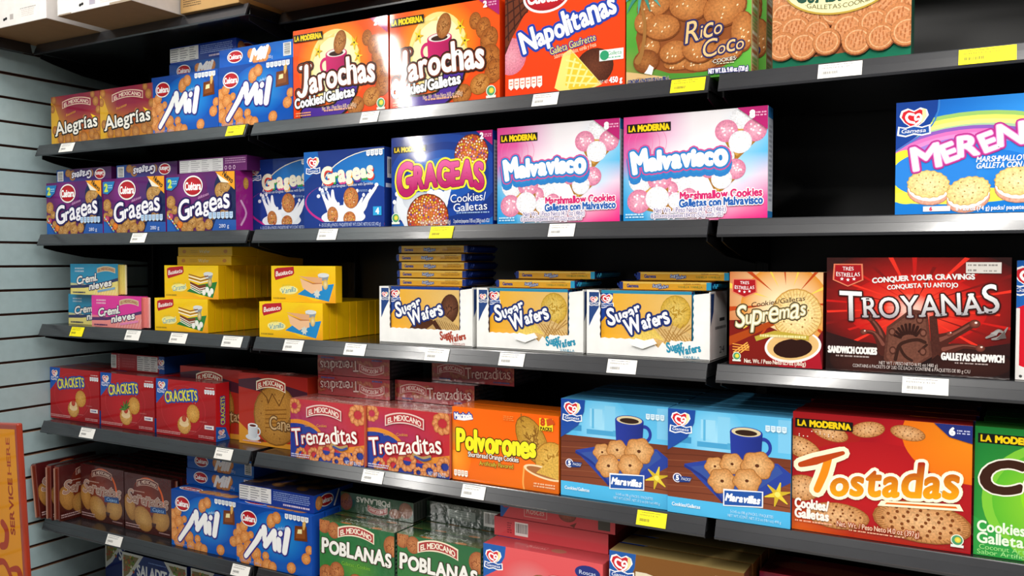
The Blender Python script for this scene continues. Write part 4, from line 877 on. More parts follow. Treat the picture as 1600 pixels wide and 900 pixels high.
    f.use('date_label'); f.rect(.77, .87, .95, .96, '#d8d2cc'); lines(f, .78, .925, .93, .95, 1, '#8a8480'); lines(f, .78, .88, .83, .91, 1, '#8a8480'); lines(f, .86, .88, .93, .9, 1, '#9a9490')
    f.use('wrap_glints')  # glints on the crumpled film, painted as grey strokes and small patches
    for q in ([(.9, .36), (.94, .4), (.97, .38)], [(.91, .33), (.95, .35), (.985, .43)], [(.88, .34), (.92, .37)]): f.stroke(q, [.008, .014, .004][:len(q)], '#8a8280')
    f.poly([(.93, .33), (.98, .34), (.97, .4)], '#5a504e'); f.poly([(.9, .38), (.95, .41), (.93, .36)], '#a09a98')
    return b
def d_redbox():
    b = Carton(.26, .200, .06, '#d81826', {'l': '#e8e4e2'}); f = b.f
    f.bg('#d8142a', '#d8142a', '#d8142a', '#d8142a'); f.poly([(0, 1), (.2, 1), (.16, .7), (0, .6)], '#1a62b8'); f.poly([(0, .6), (.02, .6), (.02, .12), (.08, .09), (.12, 0), (0, 0)], '#f0edea'); logo_heart(f, .07, .83, .22); f.ell(.03, .03, .012, .012, '#4a4a4a')
    f.use('cookie_picture'); cookie(f, .18, .28, .14, .14, 0, '#d8a04a', '#f0c070', dots=8); cookie(f, .6, .4, .3, .3, 0, '#d8a04a', '#f0c070', dots=12)
    return b
def d_crack(leaf=False):
    b = Carton(.243, .162, .05, '#b01a20', {'r': '#c81c22', 't': '#7a2a2a', 'l': '#2a3a9a'}); f = b.f
    f.bg('#98141a', '#8e1218', '#b01a20', '#bc1e24'); f.ell(.45, .45, .5, .4, '#a8161e', cin='#bc1a22'); f.ell(.46, .48, .56, .44, '#c23038', ring=.985)
    f.poly([(0, 1), (.215, 1), (.2, .82), (.1, .68), (0, .55)], '#1c56b0'); logo_heart(f, .098, .85, .18, '#1c56b0')
    f.use('cookie_picture'); cookie(f, .63, .44, .16, .16, 0, '#c88a34', '#e0ac58', dots=8, bumps=20, amp=.03); cookie(f, .48, .22, .17, .155, 0, '#c88e40', '#e2b468', dots=6, bumps=20, amp=.03); f.ell(.48, .25, .12, .06, '#e6c89a'); f.ell(.48, .31, .11, .07, '#e0c090'); f.ell(.48, .34, .06, .06, '#a83422', cin='#c24a30')
    if leaf:
        for k in range(6): f.stroke([(.46, .36), (.46 + .09 * math.cos(k * .7 - .3), .42 + .1 * math.sin(k * .8))], [.03, .01], '#4a7a2a' if k % 2 else '#2f5a1e', smooth=False)
    f.use('product_lettering'); f.txt('CRACKETS', .43, .72, .165, .54, '#e9dc3a', [('#1a4aa4', .2)], rot=6, arc=.06, bold=.035, sp=.14, jit=[(1.12, -.05, 0), (1, 0, 0)]); f.txt('®', .67, .63, .02, None, '#e8c8c8')
    facts(f, .82, .8, .99, .88, 4); lines(f, .84, .9, .98, .93, 1, '#e8c8c8'); f.use('carton'); f.rect(.82, .2, .97, .27, '#e9dede'); lines(f, .84, .21, .95, .26, 1, '#3a4a8a'); lines(f, .01, .035, .42, .09, 2, '#d8a0a0'); lines(f, .72, .035, .98, .09, 2, '#d8a0a0', 3); lines(f, .74, .3, .86, .34, 1, '#b85a5a'); lines(f, .55, .12, .68, .15, 1, '#b85a5a')
    r = b.r; r.use('product_lettering'); r.txt('CRACKETS', .5, .52, .085, 1.55, '#e9dc3a', [('#1a4aa4', .2)], rot=90, bold=.03); r.use('carton'); r.poly([(0, .0), (1, 0), (.7, .22), (0, .26)], '#1c5cb8'); logo_heart(r, .4, .12, .13)
    return b
def d_crack_side():
    b = Carton(.243, .052, .155, '#a01a22', {'t': '#6a1a1e', 'r': '#1c4a9c'}); f = b.f
    f.rect(.9, 0, 1, 1, '#1c4a9c'); logo_heart(f, .945, .55, .5); barcode(f, .0, .12, .1, .9, False); f.use('product_lettering'); f.txt('CRACKETS', .15, .5, .12, .2, '#d8a0a0', rot=90); lines(f, .22, .2, .46, .8, 4, '#b0484c'); panel(f, .5, .08, .88, .94, 3, 7, '#d9d6d4', '#8a8688')
    return b
def d_canela():
    b = Carton(.25, .195, .06, '#b0261c', {'r': '#b0301c', 't': '#a23a30'}); f = b.f
    f.bg('#b8301a', '#b03018', '#a42420', '#ac2a22'); f.poly([(0, .9), (.3, .95), (1, .8), (1, .66), (.4, .74), (0, .8)], '#4a2030'); f.poly([(0, 0), (1, 0), (1, .08), (.3, .05), (.12, .2), (0, .3)], '#d8922a')
    f.use('cookie_picture'); cookie(f, .55, .44, .42, .42, 0, '#ad7730', '#cf9c50', dots=26, dc='#96632a', rim='#8a5a20')
    f.poly([(.36, .78), (.44, .6), (.5, .76), (.6, .6), (.68, .76), (.76, .6), (.7, .24), (.38, .3)], '#b98238', m=FOOD); 
    for i in range(5): f.stroke([(.4, .5 - .06 * i), (.7, .54 - .06 * i)], .008, '#8a5820', smooth=False)
    f.stroke([(.3, .8), (.42, .68), (.44, .6), (.5, .74), (.6, .58), (.68, .76)], .008, '#6e4218', smooth=False)
    f.use('cup_picture'); f.ell(.21, .1, .14, .045, '#d8dce2'); cup(f, .21, .2, .19, '#dfe3e8', '#5a1e12', '#f2f2f2', 1, '#b8bec8'); f.ell(.34, .07, .05, .02, '#6a2a14')
    logo_arch(f, .48, .83, .4, .1, '#a83028'); f.use('product_lettering'); f.txt('Canelitas', .72, .33, .14, .52, '#d9b684', [('#6a4a2a', .12)], serif=.05, jit=[(1.3, -.1, 0), (1, 0, 0)]); lines(f, .06, .03, .34, .06, 1, '#d8b0c0')
    t = b.t; logo_arch(t, .5, .4, .42, .5, '#a23a30', '#d8b0a8', '#c89088')
    return b
def ring_cookie(f, x, y, r, c='#cf7a42', ci='#e8a468', k0=0):
    for i in range(9):
        t = i * .698 + k0; f.ell(x + r * .68 * math.cos(t) * f.H / f.W, y + r * .62 * math.sin(t), r * .36, r * .26, mixh(c, '#3a1408', .3), math.degrees(t) + 60, m=f.food); f.ell(x + r * .68 * math.cos(t) * f.H / f.W, y + r * .64 * math.sin(t), r * .32, r * .22, c, math.degrees(t) + 60, cin=ci, m=f.food, n=12)
def d_trenza():
    b = Carton(.238, .151, .06, '#c22a30', {'t': '#9a5a58', 'r': '#d86a4a'}, mat=FILM, food=FOILFOOD, bev=.002); f = b.f
    f.bg('#26368e', '#c83036', '#b82830', '#c03038'); f.ell(.12, .34, .55, .32, '#e08a2a'); f.ell(.1, .31, .56, .28, '#223a94'); f.poly([(.1, .0), (.3, .4), (.6, .5), (1, .3), (1, .0)], '#c22c36'); f.poly([(.2, .32), (1, .58), (1, .36), (.4, .22)], '#bf2832'); f.poly([(.62, .24), (1, .36), (1, .2), (.7, .18)], '#e08a2a'); f.poly([(.3, .0), (1, .0), (1, .24), (.66, .18), (.4, .2)], '#26368e')
    f.use('cookie_picture')
    for x, y, r, k in ((.06, .88, .15, 0), (.92, .84, .2, .3), (.15, .08, .13, .2), (.5, .19, .19, .1), (.33, .1, .14, .5), (.77, .08, .16, .3), (.95, .18, .17, 0), (.64, .04, .1, 0)): ring_cookie(f, x, y, r, k0=k)
    logo_arch(f, .47, .79, .45, .13, '#b03038', '#f0dcd0', '#e8c8c0')
    f.use('product_lettering'); f.txt('Galletas - Cookies', .36, .59, .045, .3, '#e0a040', rot=4); f.txt('Trenzaditas', .47, .42, .21, .88, '#f7f3ec', [('#a02028', .1)], rot=7, grow=.02, bold=.02, serif=.05, jit=[(1.35, -.1, 0), (1, 0, 0)]); f.stroke([(.58, .31), (.68, .27), (.78, .31)], .025, '#b0905a'); f.stroke([(.6, .28), (.7, .24), (.78, .28)], .018, '#3a4a8a')
    lines(f, .02, .02, .28, .09, 2, '#d0d4f0'); f.txt('NET WT 10.6 OZ', .86, .05, .06, .2, '#dfe4fa'); 
    t = b.t; t.bg('#b06a60', '#b06a60', '#7a4646', '#8a504e'); logo_arch(t, .3, .5, .3, .4, '#9a5450', '#c8a09c', '#b88884'); t.use('product_lettering'); t.txt('Trenzaditas', .7, .45, .35, .4, '#d8b8b0', bold=.03); t.use('carton')
    r = b.r; r.use('product_lettering'); r.txt('Trenzaditas', .5, .5, .1, 1.9, '#f3e4dc', rot=90); r.use('cookie_picture'); ring_cookie(r, .5, .1, .12); ring_cookie(r, .5, .85, .12)
    return b
def d_trenza_side(flip=False):
    b = Carton(.234, .051, .145, '#a83038', {'t': '#6a3a3a', 'r': '#3c3c40'}, mat=FILM, food=FOILFOOD, bev=.002); f = b.f; f.flip = flip
    f.bg('#a02a34', '#a82e34', '#a8383a', '#b03c3e'); f.use('cookie_picture')
    for x in (.05, .3, .42, .95): ring_cookie(f, x, .5, .4, '#a8523a', '#b8664a')
    logo_arch(f, .24, .5, .32, .3, '#a8383c', '#e8c8c0', '#d8a8a0'); f.use('product_lettering'); f.txt('Trenzaditas', .69, .5, .42, .54, '#e6cbc2', [('#8a2028', .1)], rot=3, jit=[(1.3, -.1, 0), (1, 0, 0)], serif=.05); lines(f, .76, .06, .95, .2, 1, '#5a5a9a'); lines(f, .1, .06, .24, .2, 1, '#5a5a9a')
    r = b.r; lines(r, .05, .1, .95, .9, 4, '#5a5a60')
    return b
def d_polvo():
    b = Carton(.272, .168, .055, '#f26a0a', {'t': '#d8640e', 'l': '#c89a4a'}); f = b.f
    f.bg('#f0680a', '#f2740e', '#ee5e08', '#f26a0c'); f.ell(.03, .3, .25, .3, '#f2760f', cin='#f8a030'); f.ell(.02, .6, .14, .2, '#f0700d', cin='#c88a30')
    f.use('cookie_picture'); cookie(f, .76, .66, .2, .34, 32, '#b8862c', '#d2a64a', lines_=30, dc='#8a5c1c', rim='#8a5a1a'); f.ell(.86, .18, .26, .1, '#f8d8a0'); cookie(f, .93, .44, .24, .22, 25, '#d09a38', '#e8bc5c', lines_=14, dc='#a87420', rim='#a06a1c')
    f.poly([(.69, .28), (.68, .0), (1, .0), (1, .16), (.86, .2)], '#e06a14'); f.stroke([(.69, .3), (.68, .1), (.69, 0)], .012, '#f6a850'); f.ell(.87, .25, .3, .08, '#f2d6a8', -10); f.ell(.87, .25, .26, .055, '#a86a3a', -10); f.poly([(.8, .24), (.93, .44), (1, .5), (1, .18)], '#dcae4c', m=FOOD)
    f.use('brand_logo'); f.txt('Marinela', .11, .885, .075, .17, '#f4f2f2', [('#24409a', .26)], rot=4, bold=.06); f.stroke([(.04, .83), (.12, .84), (.2, .86)], [.005, .02, .012], '#f0eef0')
    f.use('product_lettering'); f.txt('Polvorones', .42, .56, .24, .74, '#f6ea28', [('#3a200a', .12)], bold=.07, rot=.5, jit=[(1.2, -.1, 0), (1, 0, 0)])
    f.txt('Shortbread Orange Cookies', .4, .375, .065, .48, '#fbf4ec', [('#5a2a10', .14)], rot=.5, bold=.02); f.txt('Artificially Flavored', .43, .275, .055, .32, '#e8c83c', [('#7a4a14', .1)], rot=1)
    f.use('carton'); f.rect(.83, .8, .95, .96, '#f2d828'); f.txt('8', .86, .91, .085, None, '#c8401a', bold=.1); f.poly([(.9, .86), (.97, .9), (.94, .97), (.89, .95)], '#c8501c'); f.txt('PACKS', .89, .825, .04, .1, '#5a3a10', bold=.08); lines(f, .5, .88, .6, .95, 3, '#f08a3a')
    facts(f, .02, .05, .16, .14, 4, '#f6efe4', '#c08a5a'); lines(f, .78, .05, .97, .12, 2, '#f8c89a')
    return b
def d_marav():
    b = Carton(.239, .208, .055, '#4aaee2', {'t': '#4a98c4', 'r': '#2a78b0', 'l': '#2a78b0'}); f = b.f
    f.bg('#5cc0ec', '#6ac8f0', '#5cb8e6', '#52b2e4'); f.ell(.4, .75, .3, .3, '#5cbcea', cin='#a0daf4')
    for x, y, w, h, c in ((.28, .74, .12, .18, '#9ad6f2'), (.3, .72, .02, .2, '#5ab0dc'), (.42, .7, .1, .26, '#86ccee'), (.9, .68, .1, .3, '#7cc6ec'), (.25, .66, .3, .05, '#48a0d0'), (.1, .68, .1, .06, '#3a90c4'), (.5, .66, .14, .06, '#4fa6d4')): f.rect(x, y, x + w, y + h, c)
    f.poly([(0, .15), (1, .15), (1, .63), (.0, .63)], ['#7a3a22', '#8c4a2e', '#70341e', '#6a301c'])
    for i in range(7): f.stroke([(0, .2 + .06 * i), (.4, .22 + .06 * i), (1, .19 + .06 * i)], .0035, '#8e4e30' if i % 2 else '#5e2a18')
    f.rect(0, 0, 1, .15, '#4eb8ea')
    f.use('napkin_picture'); f.poly([(.14, .48), (.34, .54), (.9, .58), (1, .5), (1, .42), (.7, .2), (.46, .16)], '#27409c'); f.poly([(.2, .46), (.36, .5), (.9, .56), (.94, .5), (.66, .24), (.48, .2)], '#34519e'); f.stroke([(.15, .46), (.32, .36), (.46, .17)], .012, '#1c2f80')
    f.use('cup_picture'); cup(f, .65, .73, .3, '#24389a', '#2f1a10', '#d8c8a0', 1, '#1a2a7c')
    f.use('cookie_picture')
    for x, y, r in ((.4, .49, .1), (.54, .53, .115), (.74, .54, .15), (.46, .36, .135), (.66, .39, .13)):
        cookie(f, x, y, r, r * .88, 10, '#c98848', '#ecbc82', bumps=6, amp=.07, rim='#9a6230'); f.ell(x, y, r * .13, r * .11, '#5a2c12')
    f.use('vanilla_flower')
    for k in range(6): f.stroke([(.9, .3), (.9 + .1 * math.cos(k * 1.05 + .3), .3 + .11 * math.sin(k * 1.05 + .3))], [.026, .006], '#e8cc3a' if k % 2 else '#d0b02a', smooth=False)
    f.ell(.9, .3, .025, .025, '#f4e46a')
    f.use('carton'); f.poly([(0, 1), (.235, 1), (.225, .88), (.17, .74), (.08, .66), (0, .6)], '#1c4aa0'); logo_heart(f, .11, .87, .18)
    f.use('product_lettering'); f.poly([(.47, .13), (.79, .16), (.79, .31), (.47, .29)], '#eef2f8'); f.poly([(.48, .14), (.78, .17), (.78, .3), (.48, .275)], '#1f52a4'); f.txt('Maravillas', .63, .22, .065, .27, '#fff', shear=.25, rot=1, bold=.07, serif=.04)
    f.ell(.085, .34, .045, .045, '#e8e4f0'); f.ell(.085, .34, .036, .036, '#1c3a80'); f.txt('5', .085, .34, .045, None, '#fff', bold=.08); f.poly([(.1, .3), (.19, .31), (.21, .36), (.12, .36)], '#1c3a80'); f.txt('PACKS/', .16, .335, .025, .08, '#e8ecf6', shear=.2)
    f.txt('Cookies/Galletas', .16, .085, .032, .24, '#e6f4fb', rot=0, bold=.04); f.txt('5-3.45 oz (98 g) PACKS / PAQUETES', .7, .09, .025, .34, '#c4e6f6'); f.txt('NET WT./CONT. NET. 17.2 oz (1 lb 1 oz) 490 g', .72, .05, .025, .42, '#c4e6f6')
    facts(f, .8, .86, .97, .92, 4, '#d8ecf6', '#8ab0d0')
    return b
def d_tosta():
    b = Carton(.297, .221, .055, '#a8141c', {'t': '#8a1a1c', 'l': '#e06a1a'}); f = b.f
    f.bg('#c23c10', '#a8121c', '#a4131c', '#9c1018'); f.ell(.98, .88, .62, .42, '#ee7a12', cin='#f49a1e'); f.poly([(.45, .98), (.72, 1), (.95, .4), (.7, .1), (.3, .5)], '#a4101c'); f.ell(.62, .82, .22, .25, '#a4101c', cin='#b8161e'); f.ell(.0, .0, .5, .25, '#b42a14', cin='#e06018'); f.ell(.5, .45, .7, .35, '#ac131c', cin='#c2181e')
    f.ell(1.0, .9, .5, .36, '#ec7410', cin='#f08c18')
    f.use('cookie_picture')
    for x, y, rx, ry, ro, n in ((.22, .85, .15, .07, -15, 16), (.44, .9, .13, .065, 10, 14), (.66, .9, .13, .06, -8, 14), (.05, .7, .17, .085, -20, 16), (.06, .36, .16, .11, 5, 18), (.27, .16, .25, .11, 0, 26), (.74, .2, .36, .165, -2, 40)):
        cookie(f, x, y, rx, ry, ro, '#c98a50', '#eab884', dots=n, dc='#7e4218', rim='#a06430'); f.up(); k = int(rx * 160)
        ca, sa = math.cos(math.radians(ro)), math.sin(math.radians(ro))
        for i in range(k):
            t = i * 6.2832 / k; f.stroke([(x + (rx * q * math.cos(t) * ca - ry * q * math.sin(t) * sa) * f.H / f.W, y + rx * q * math.cos(t) * sa + ry * q * math.sin(t) * ca) for q in (.82, .94)], .0035, '#a46a38', smooth=False, up=False)
    logo_black(f, .185, .91, .34, .075)
    f.use('carton'); f.poly([(.8, 1), (1, 1), (1, .86), (.88, .9)], '#23307c'); f.txt('6', .895, .945, .055, None, '#fff', bold=.1); lines(f, .92, .925, .99, .965, 2, '#c0c4e8')
    for i in range(12): f.dot(((.04 + .05 * ((i * 7) % 9) / 2) * f.W, (.8 + .015 * ((i * 5) % 4)) * f.H), .005 * f.H, lin('#f4e0d0'))
    f.use('product_lettering'); o = [('#fff3cf', .16), ('#fff9e6', .12)]
    f.poly([(.5, .29), (.96, .33), (.94, .38), (.52, .335)], '#fff3cf'); f.poly([(.54, .31), (.93, .345), (.92, .36), (.55, .325)], '#e0660e')
    for k, q in enumerate(([(.05, .555), (.14, .6), (.3, .69)], [(.215, .63), (.19, .5), (.15, .36)])): f.stroke(q, [.024, .034, .018] if k == 0 else [.034, .034, .03], '#fff3cf', [('#fff3cf', .036)])
    f.stroke([(.215, .63), (.19, .5), (.15, .36)], [.03, .032, .028], '#ee8a0e'); f.stroke([(.05, .555), (.14, .6), (.3, .69)], [.022, .032, .016], '#b8400f')
    f.txt('ostadas', .585, .50, .235, .70, ('#a82a10', '#f7a40c'), o, rot=6.5, grow=.06, bold=.05, shear=.2, jit=[(.9, -.02, 0), (.95, 0, 0), (1.05, 0, 0), (.95, 0, 0), (1.1, 0, 0), (.95, 0, 0), (1.05, .0, 0)])
    f.txt('Cookies/', .12, .23, .075, .2, '#fdf3ea', bold=.06); f.txt('Galletas', .12, .145, .075, .2, '#fdf3ea', bold=.06); lines(f, .02, .07, .24, .095, 1, '#f0b090'); f.txt('Net. Wt. / Peso Neto 14.0 oz (397g)', .5, .1, .042, .46, '#f6dcc4', [('#a84018', .12)]); lines(f, .34, .05, .65, .07, 1, '#e8b090')
    f.txt('Cookies/', .12, .23, .075, .2, '#fdf3ea', bold=.06); seal(f, .93, .1, .045)
    return b
def d_coco():
    b = Carton(.297, .221, .055, '#4aa83a', {'t': '#2a6a24'}); f = b.f
    f.bg('#2f9a3c', '#8ad81e', '#1f8030', '#187a34'); f.ell(.5, .45, .62, .5, '#7ec83a'); f.ell(.5, .45, .55, .44, '#5cb82e', cin='#a8e030'); f.ell(.5, .5, .36, .3, '#8ad81e', cin='#c2f03a'); f.poly([(0, 0), (.25, 0), (.12, .2), (0, .3)], '#2fa044')
    logo_black(f, .185, .91, .34, .075); f.use('cookie_picture'); f.ell(.72, .25, .3, .26, '#4a2a18', cin='#6a4028', m=FOOD); f.ell(.76, .25, .22, .2, '#f4f2ea')
    f.use('product_lettering'); f.txt('Coco', .345, .62, .165, .62, '#3a1c10', [('#f6efe0', .17)], rot=5, bold=.1, shear=.2, jit=[(1.4, -.05, 0), (1, 0, 0)])
    f.txt('Cookies/', .15, .23, .08, .26, '#e8fae0', bold=.04); f.txt('Galletas', .15, .14, .08, .26, '#e8fae0', bold=.04); f.txt('Coconut Artificially Flavored', .28, .07, .036, .5, '#a0e88a'); f.txt('Sabor Artificial Coco', .21, .03, .036, .38, '#a0e88a')
    return b
def d_seren():
    b = Carton(.206, .172, .032, '#4a1614', {'l': '#6a2416', 't': '#3c2420', 'r': '#3a1512'}, mat=FILM, food=FOILFOOD, bev=.007); f = b.f
    f.bg('#3a1210', '#42120f', '#521818', '#4c1616'); f.ell(.5, .55, .42, .42, '#d8581a'); f.ell(.48, .55, .4, .4, '#5a1a12', cin='#8a2e14'); f.poly([(0, 0), (1, 0), (1, .42), (.5, .3), (0, .42)], '#43140f')
    f.use('cookie_picture'); cookie(f, .12, .4, .14, .24, 20, '#a06e34', '#c08c4a'); cookie(f, .4, .24, .26, .2, -30, '#aa763a', '#cf9f58'); cookie(f, .78, .28, .22, .2, 15, '#a8743a', '#c8964e'); f.poly([(.58, .2), (.68, .2), (.66, .1), (.6, .06)], '#43140f')
    logo_arch(f, .5, .84, .44, .09, '#5a1c1a', '#d8b8a8', '#c0988a'); f.use('product_lettering'); f.txt('Serenatas', .5, .57, .15, .86, '#b08a7a', [('#efdcd0', .1), ('#5a1c14', .05)], shear=.2, rot=-1, serif=.05, jit=[(1.5, -.1, 0), (1, 0, 0)]); f.poly([(.56, .38), (.9, .4), (.88, .5), (.56, .48)], '#23447e'); f.txt('Cajeta', .73, .44, .06, .24, '#9ac0e8', shear=.3); lines(f, .15, .69, .45, .72, 1, '#c8a090'); lines(f, .02, .05, .34, .13, 2, '#c0a0a0'); lines(f, .74, .04, .97, .08, 1, '#b09090')
    a = b.parts.setdefault('crimped_fin', Art())
    for sx in (-1, 1):
        for i in range(3): a.box(sx * (.103 + .003 * i) - .0018, sx * (.103 + .003 * i) + .0018, .013 + (.003 if i % 2 else 0), .017 + (.003 if i % 2 else 0), .006, .166, ['#6e2a18', '#8a4a34', '#a87a68'][i], FILM, .0006, 1)
    return b
def d_pobl():
    b = Carton(.234, .155, .055, '#1e6e36', {'t': '#274a30', 'r': '#20402c'}, mat=FILM, food=FOILFOOD, bev=.002); f = b.f
    f.bg('#2a7a2a', '#1f6a30', '#195f34', '#1d6a38'); f.ell(.5, .3, .5, .25, '#1e6c34', cin='#52902a')
    f.use('cookie_picture')
    for x, y, r in ((.06, .93, .14), (.2, .86, .13), (.97, .78, .16), (.1, .1, .17), (.24, .2, .15), (.5, .06, .16), (.74, .08, .16), (.94, .12, .15)): cookie(f, x, y, r, r * 1.05, 10, '#a45a2a', '#c9824a', lines_=12, dc='#8a4218', seed=int(x * 70))
    logo_arch(f, .5, .84, .46, .13, '#a83030'); f.use('product_lettering'); f.txt('POBLANAS', .5, .56, .2, .92, '#f3f0ea', [('#3a2a1a', .12)], rot=-1, arc=.06, bold=.06, serif=.08, jit=[(1.15, 0, 0), (1, 0, 2), (1, 0, -2)]); f.txt('Galletas - Cookies', .5, .36, .06, .38, '#7ab83a')
    t = b.t; t.bg('#4a6a3a', '#5a5a30', '#1c2e22', '#1c3024'); t.use('product_lettering'); t.flip = True; t.txt('POBLANAS', .5, .4, .2, .5, '#a8b0a4', bold=.04); t.txt('POBLANAS', .5, .75, .2, .5, '#8a948a', bold=.04); t.use('cookie_picture'); cookie(t, .25, .85, .3, .12, 0, '#b0703a', '#c88a50'); cookie(t, .65, .9, .3, .1, 0, '#b0703a', '#c88a50')
    l = b.l
    for i in range(9): l.rect(.04 + .1 * i, .02, .1 + .1 * i, .98, '#c8ccc8' if i % 2 else '#8a948c')
    r = b.r; lines(r, .1, .1, .9, .9, 12, '#7a8a80')
    return b
def d_pobl_side(codes=False):
    b = Carton(.232, .05, .15, '#1e4a2a', {'t': '#20241e', 'r': '#8f9690'}, mat=FILM, food=FOILFOOD, bev=.002); f = b.f; f.flip = not codes
    f.bg('#1f4c2c', '#1f4c2c', '#284a2e', '#284a2e')
    if codes: f.bg('#1c3526', '#1c3526', '#1c3526', '#1c3526'); panel(f, .28, .3, .62, .75, 1, 4, '#8a968c', '#4a5a50'); barcode(f, .72, .2, .96, .9)
    else:
        f.use('cookie_picture'); cookie(f, .92, .5, .42, .45, 0, '#7a4426', '#965a36', lines_=10, dc='#5c2e14'); cookie(f, .1, .45, .42, .4, 0, '#7e4a30', '#9a6040'); cookie(f, .24, .7, .4, .25, 0, '#7e4a30', '#9a6040')
        logo_arch(f, .48, .62, .26, .26, '#a84848', '#e8d0c8', '#c8a8a0'); f.use('product_lettering'); f.txt('POBLANAS', .54, .28, .26, .46, '#dcdcd2', bold=.06)
    r = b.r
    for i in range(12): r.rect(.03 + .08 * i, .08, .06 + .08 * i, .92, '#6a746e')
    return b
def d_rosca():
    b = Carton(.292, .172, .06, '#e0565a', {'t': '#c04a50', 'l': '#e6e6e6'}); f = b.f
    f.bg('#d84a50', '#d84a50', '#e2585c', '#e25a5e'); f.ell(.4, .6, .4, .3, '#e05458', cin='#d8888a'); f.poly([(0, 1), (.2, 1), (.19, .86), (.13, .68), (0, .55)], '#1c5cae'); logo_heart(f, .09, .8, .23)
    f.use('cookie_picture'); cookie(f, .5, .5, .22, .22, 0, '#a86a3c', '#c88c58', lines_=10); cookie(f, .36, .3, .22, .2, 0, '#a86a3c', '#c88c58', lines_=10); cup(f, .64, .6, .3, '#b8143c', '#4a2a1a', '#dcc0a8', 1)
    f.use('brand_logo'); f.ell(.88, .86, .17, .09, '#23307c'); f.txt('Roscas', .88, .86, .05, .13, '#d8e0f4'); facts(f, .76, .62, .95, .78, 4)
    t = b.t; t.use('product_lettering'); t.txt('Roscas', .42, .5, .16, .14, '#e0a8a4'); t.stroke([(.34, .36), (.5, .36), (.5, .64), (.34, .64), (.34, .36)], .006, '#d89a98', smooth=False); t.use('carton'); t.ell(.6, .5, .3, .2, '#a86a58')
    return b
def d_rosca_side(kind):
    b = Carton(.285, .044, .165, '#d84a52', {'t': '#b0404a', 'r': '#a83a44'}); f = b.f; f.bg('#dc4e54', '#e05058', '#d04a50', '#c8484e')
    if kind == 0: barcode(f, .19, .15, .31, .85); lines(f, .12, .2, .16, .8, 5, '#8a2a34')
    else:
        f.poly([(0, 0), (.02, 0), (.12, .9), (.12, 1), (0, 1)], '#1c5cae'); f.use('brand_logo'); f.ell(.05, .8, .28, .3, '#b8344c'); f.use('product_lettering'); f.stroke([(.22, .2), (.42, .2), (.42, .85), (.22, .85), (.22, .2)], .015, '#e8b0a8', smooth=False); f.txt('Roscas', .32, .54, .36, .16, '#ecc8bc', shear=.1, serif=.05); f.use('cookie_picture'); cookie(f, .6, .6, .5, .35, 0, '#8a4838', '#a86048'); f.poly([(.62, .1), (.68, .3), (.66, .02)], '#7a3428'); f.rect(.86, .12, .96, .6, '#4a4a42')
    return b
def d_brown():
    b = Carton(.280, .205, .06, '#7c4c1c', {'t': '#a8905c'}); f = b.f
    f.bg('#6e4218', '#74461a', '#7c4e20', '#86561f'); f.poly([(0, 1), (.21, 1), (.2, .86), (.15, .7), (0, .56)], '#1c5cae'); logo_heart(f, .095, .84, .23)
    f.use('product_lettering'); f.txt('DEL', .42, .68, .24, .42, '#e8dcc0', serif=.09, bold=.02, jit=[(1.2, -.1, 0), (.85, -.05, 0), (1.05, -.05, 0)]); facts(f, .77, .76, .97, .88, 4, '#d8d0c4', '#6a5638'); lines(f, .8, .91, .97, .94, 1, '#b08a6a'); f.use('cookie_picture'); cookie(f, .6, .3, .3, .26, 0, '#b8803c', '#d8a45c', dots=10)
    t = b.t; t.bg('#a8925e', '#9a8450', '#6a5630', '#7a663a'); t.poly([(0, .9), (.2, .9), (.2, 1), (0, 1)], '#1a2a6a')
    return b
def d_redcase():
    b = Carton(.285, .046, .12, '#9c1428', {'t': '#7a1424', 'r': '#7a1424'}); f = b.f; f.bg('#1c3a94', '#8a1226', '#a8162c', '#a8162c'); f.poly([(0, 0), (1, 0), (1, .3), (0, .4)], '#1c3a94'); f.use('cookie_picture'); cookie(f, .36, .4, .5, .3, 0, '#9a5a3a', '#b8744a'); cookie(f, .75, .4, .5, .3, 0, '#9a5a3a', '#b8744a')
    t = b.t; t.rect(.15, .5, .26, .8, '#6a4a44'); t.use('cookie_picture'); t.ell(.42, .5, .9, .22, '#9a4a3a', m=FOOD)
    return b
def d_salad():
    b = Carton(.292, .205, .06, '#152a72', {'t': '#14204e'}); f = b.f
    f.bg('#14286e', '#14286e', '#182c74', '#182c74'); f.use('salad_picture')
    for x0, sg in ((0, 1), (1, -1)):
        f.poly([(x0, 1), (x0 + .34 * sg, 1), (x0 + .12 * sg, .62), (x0, .5)], '#dcdcd6'); f.poly([(x0 + .02 * sg, .96), (x0 + .27 * sg, .96), (x0 + .1 * sg, .68), (x0 + .02 * sg, .6)], '#8a7a4a', m=FOOD); rnd = random.Random(3); f.up()
        for i in range(26):
            u, v = rnd.uniform(.02, .2), rnd.uniform(.72, .95); f.dot(((x0 + u * sg) * f.W, v * f.H), .022 * f.H, lin(rnd.choice(['#4a6a2a', '#7a9a3a', '#c8a04a', '#b85a3a', '#e0d8b0'])), FOOD)
    f.use('product_lettering'); f.txt('SALADITAS', .54, .76, .16, .6, '#eef0f4', bold=.05, arc=.06, rot=-1); lines(f, .42, .91, .7, .94, 1, '#7a96d8')
    return b
# ------------------------------------------------------------------ the setting
def struct(a, name): return tag(a.build(name), kind='structure')
Z = [1.7913, 1.5158, 1.2372, .9344, .6277, .322]; DK = .0335; TOP = 2.1015
X0B = [(-.904, -.011), (.011, 1.209), (1.228, 2.43)]
a = Art(); a.box(-1.6, 3.2, -6, .6, -.02, 0, '#8f8c86', PAPER, 0); struct(a, 'floor')
a = Art(); a.box(-1.6, 3.2, -6, .6, 2.95, 2.97, '#d8d6d0', PAPER, 0); struct(a, 'ceiling')
a = Art(); a.box(-1.2, 3.2, .5, .54, 0, 2.95, '#3a3a3a', PAPER, 0); struct(a, 'wall_back')
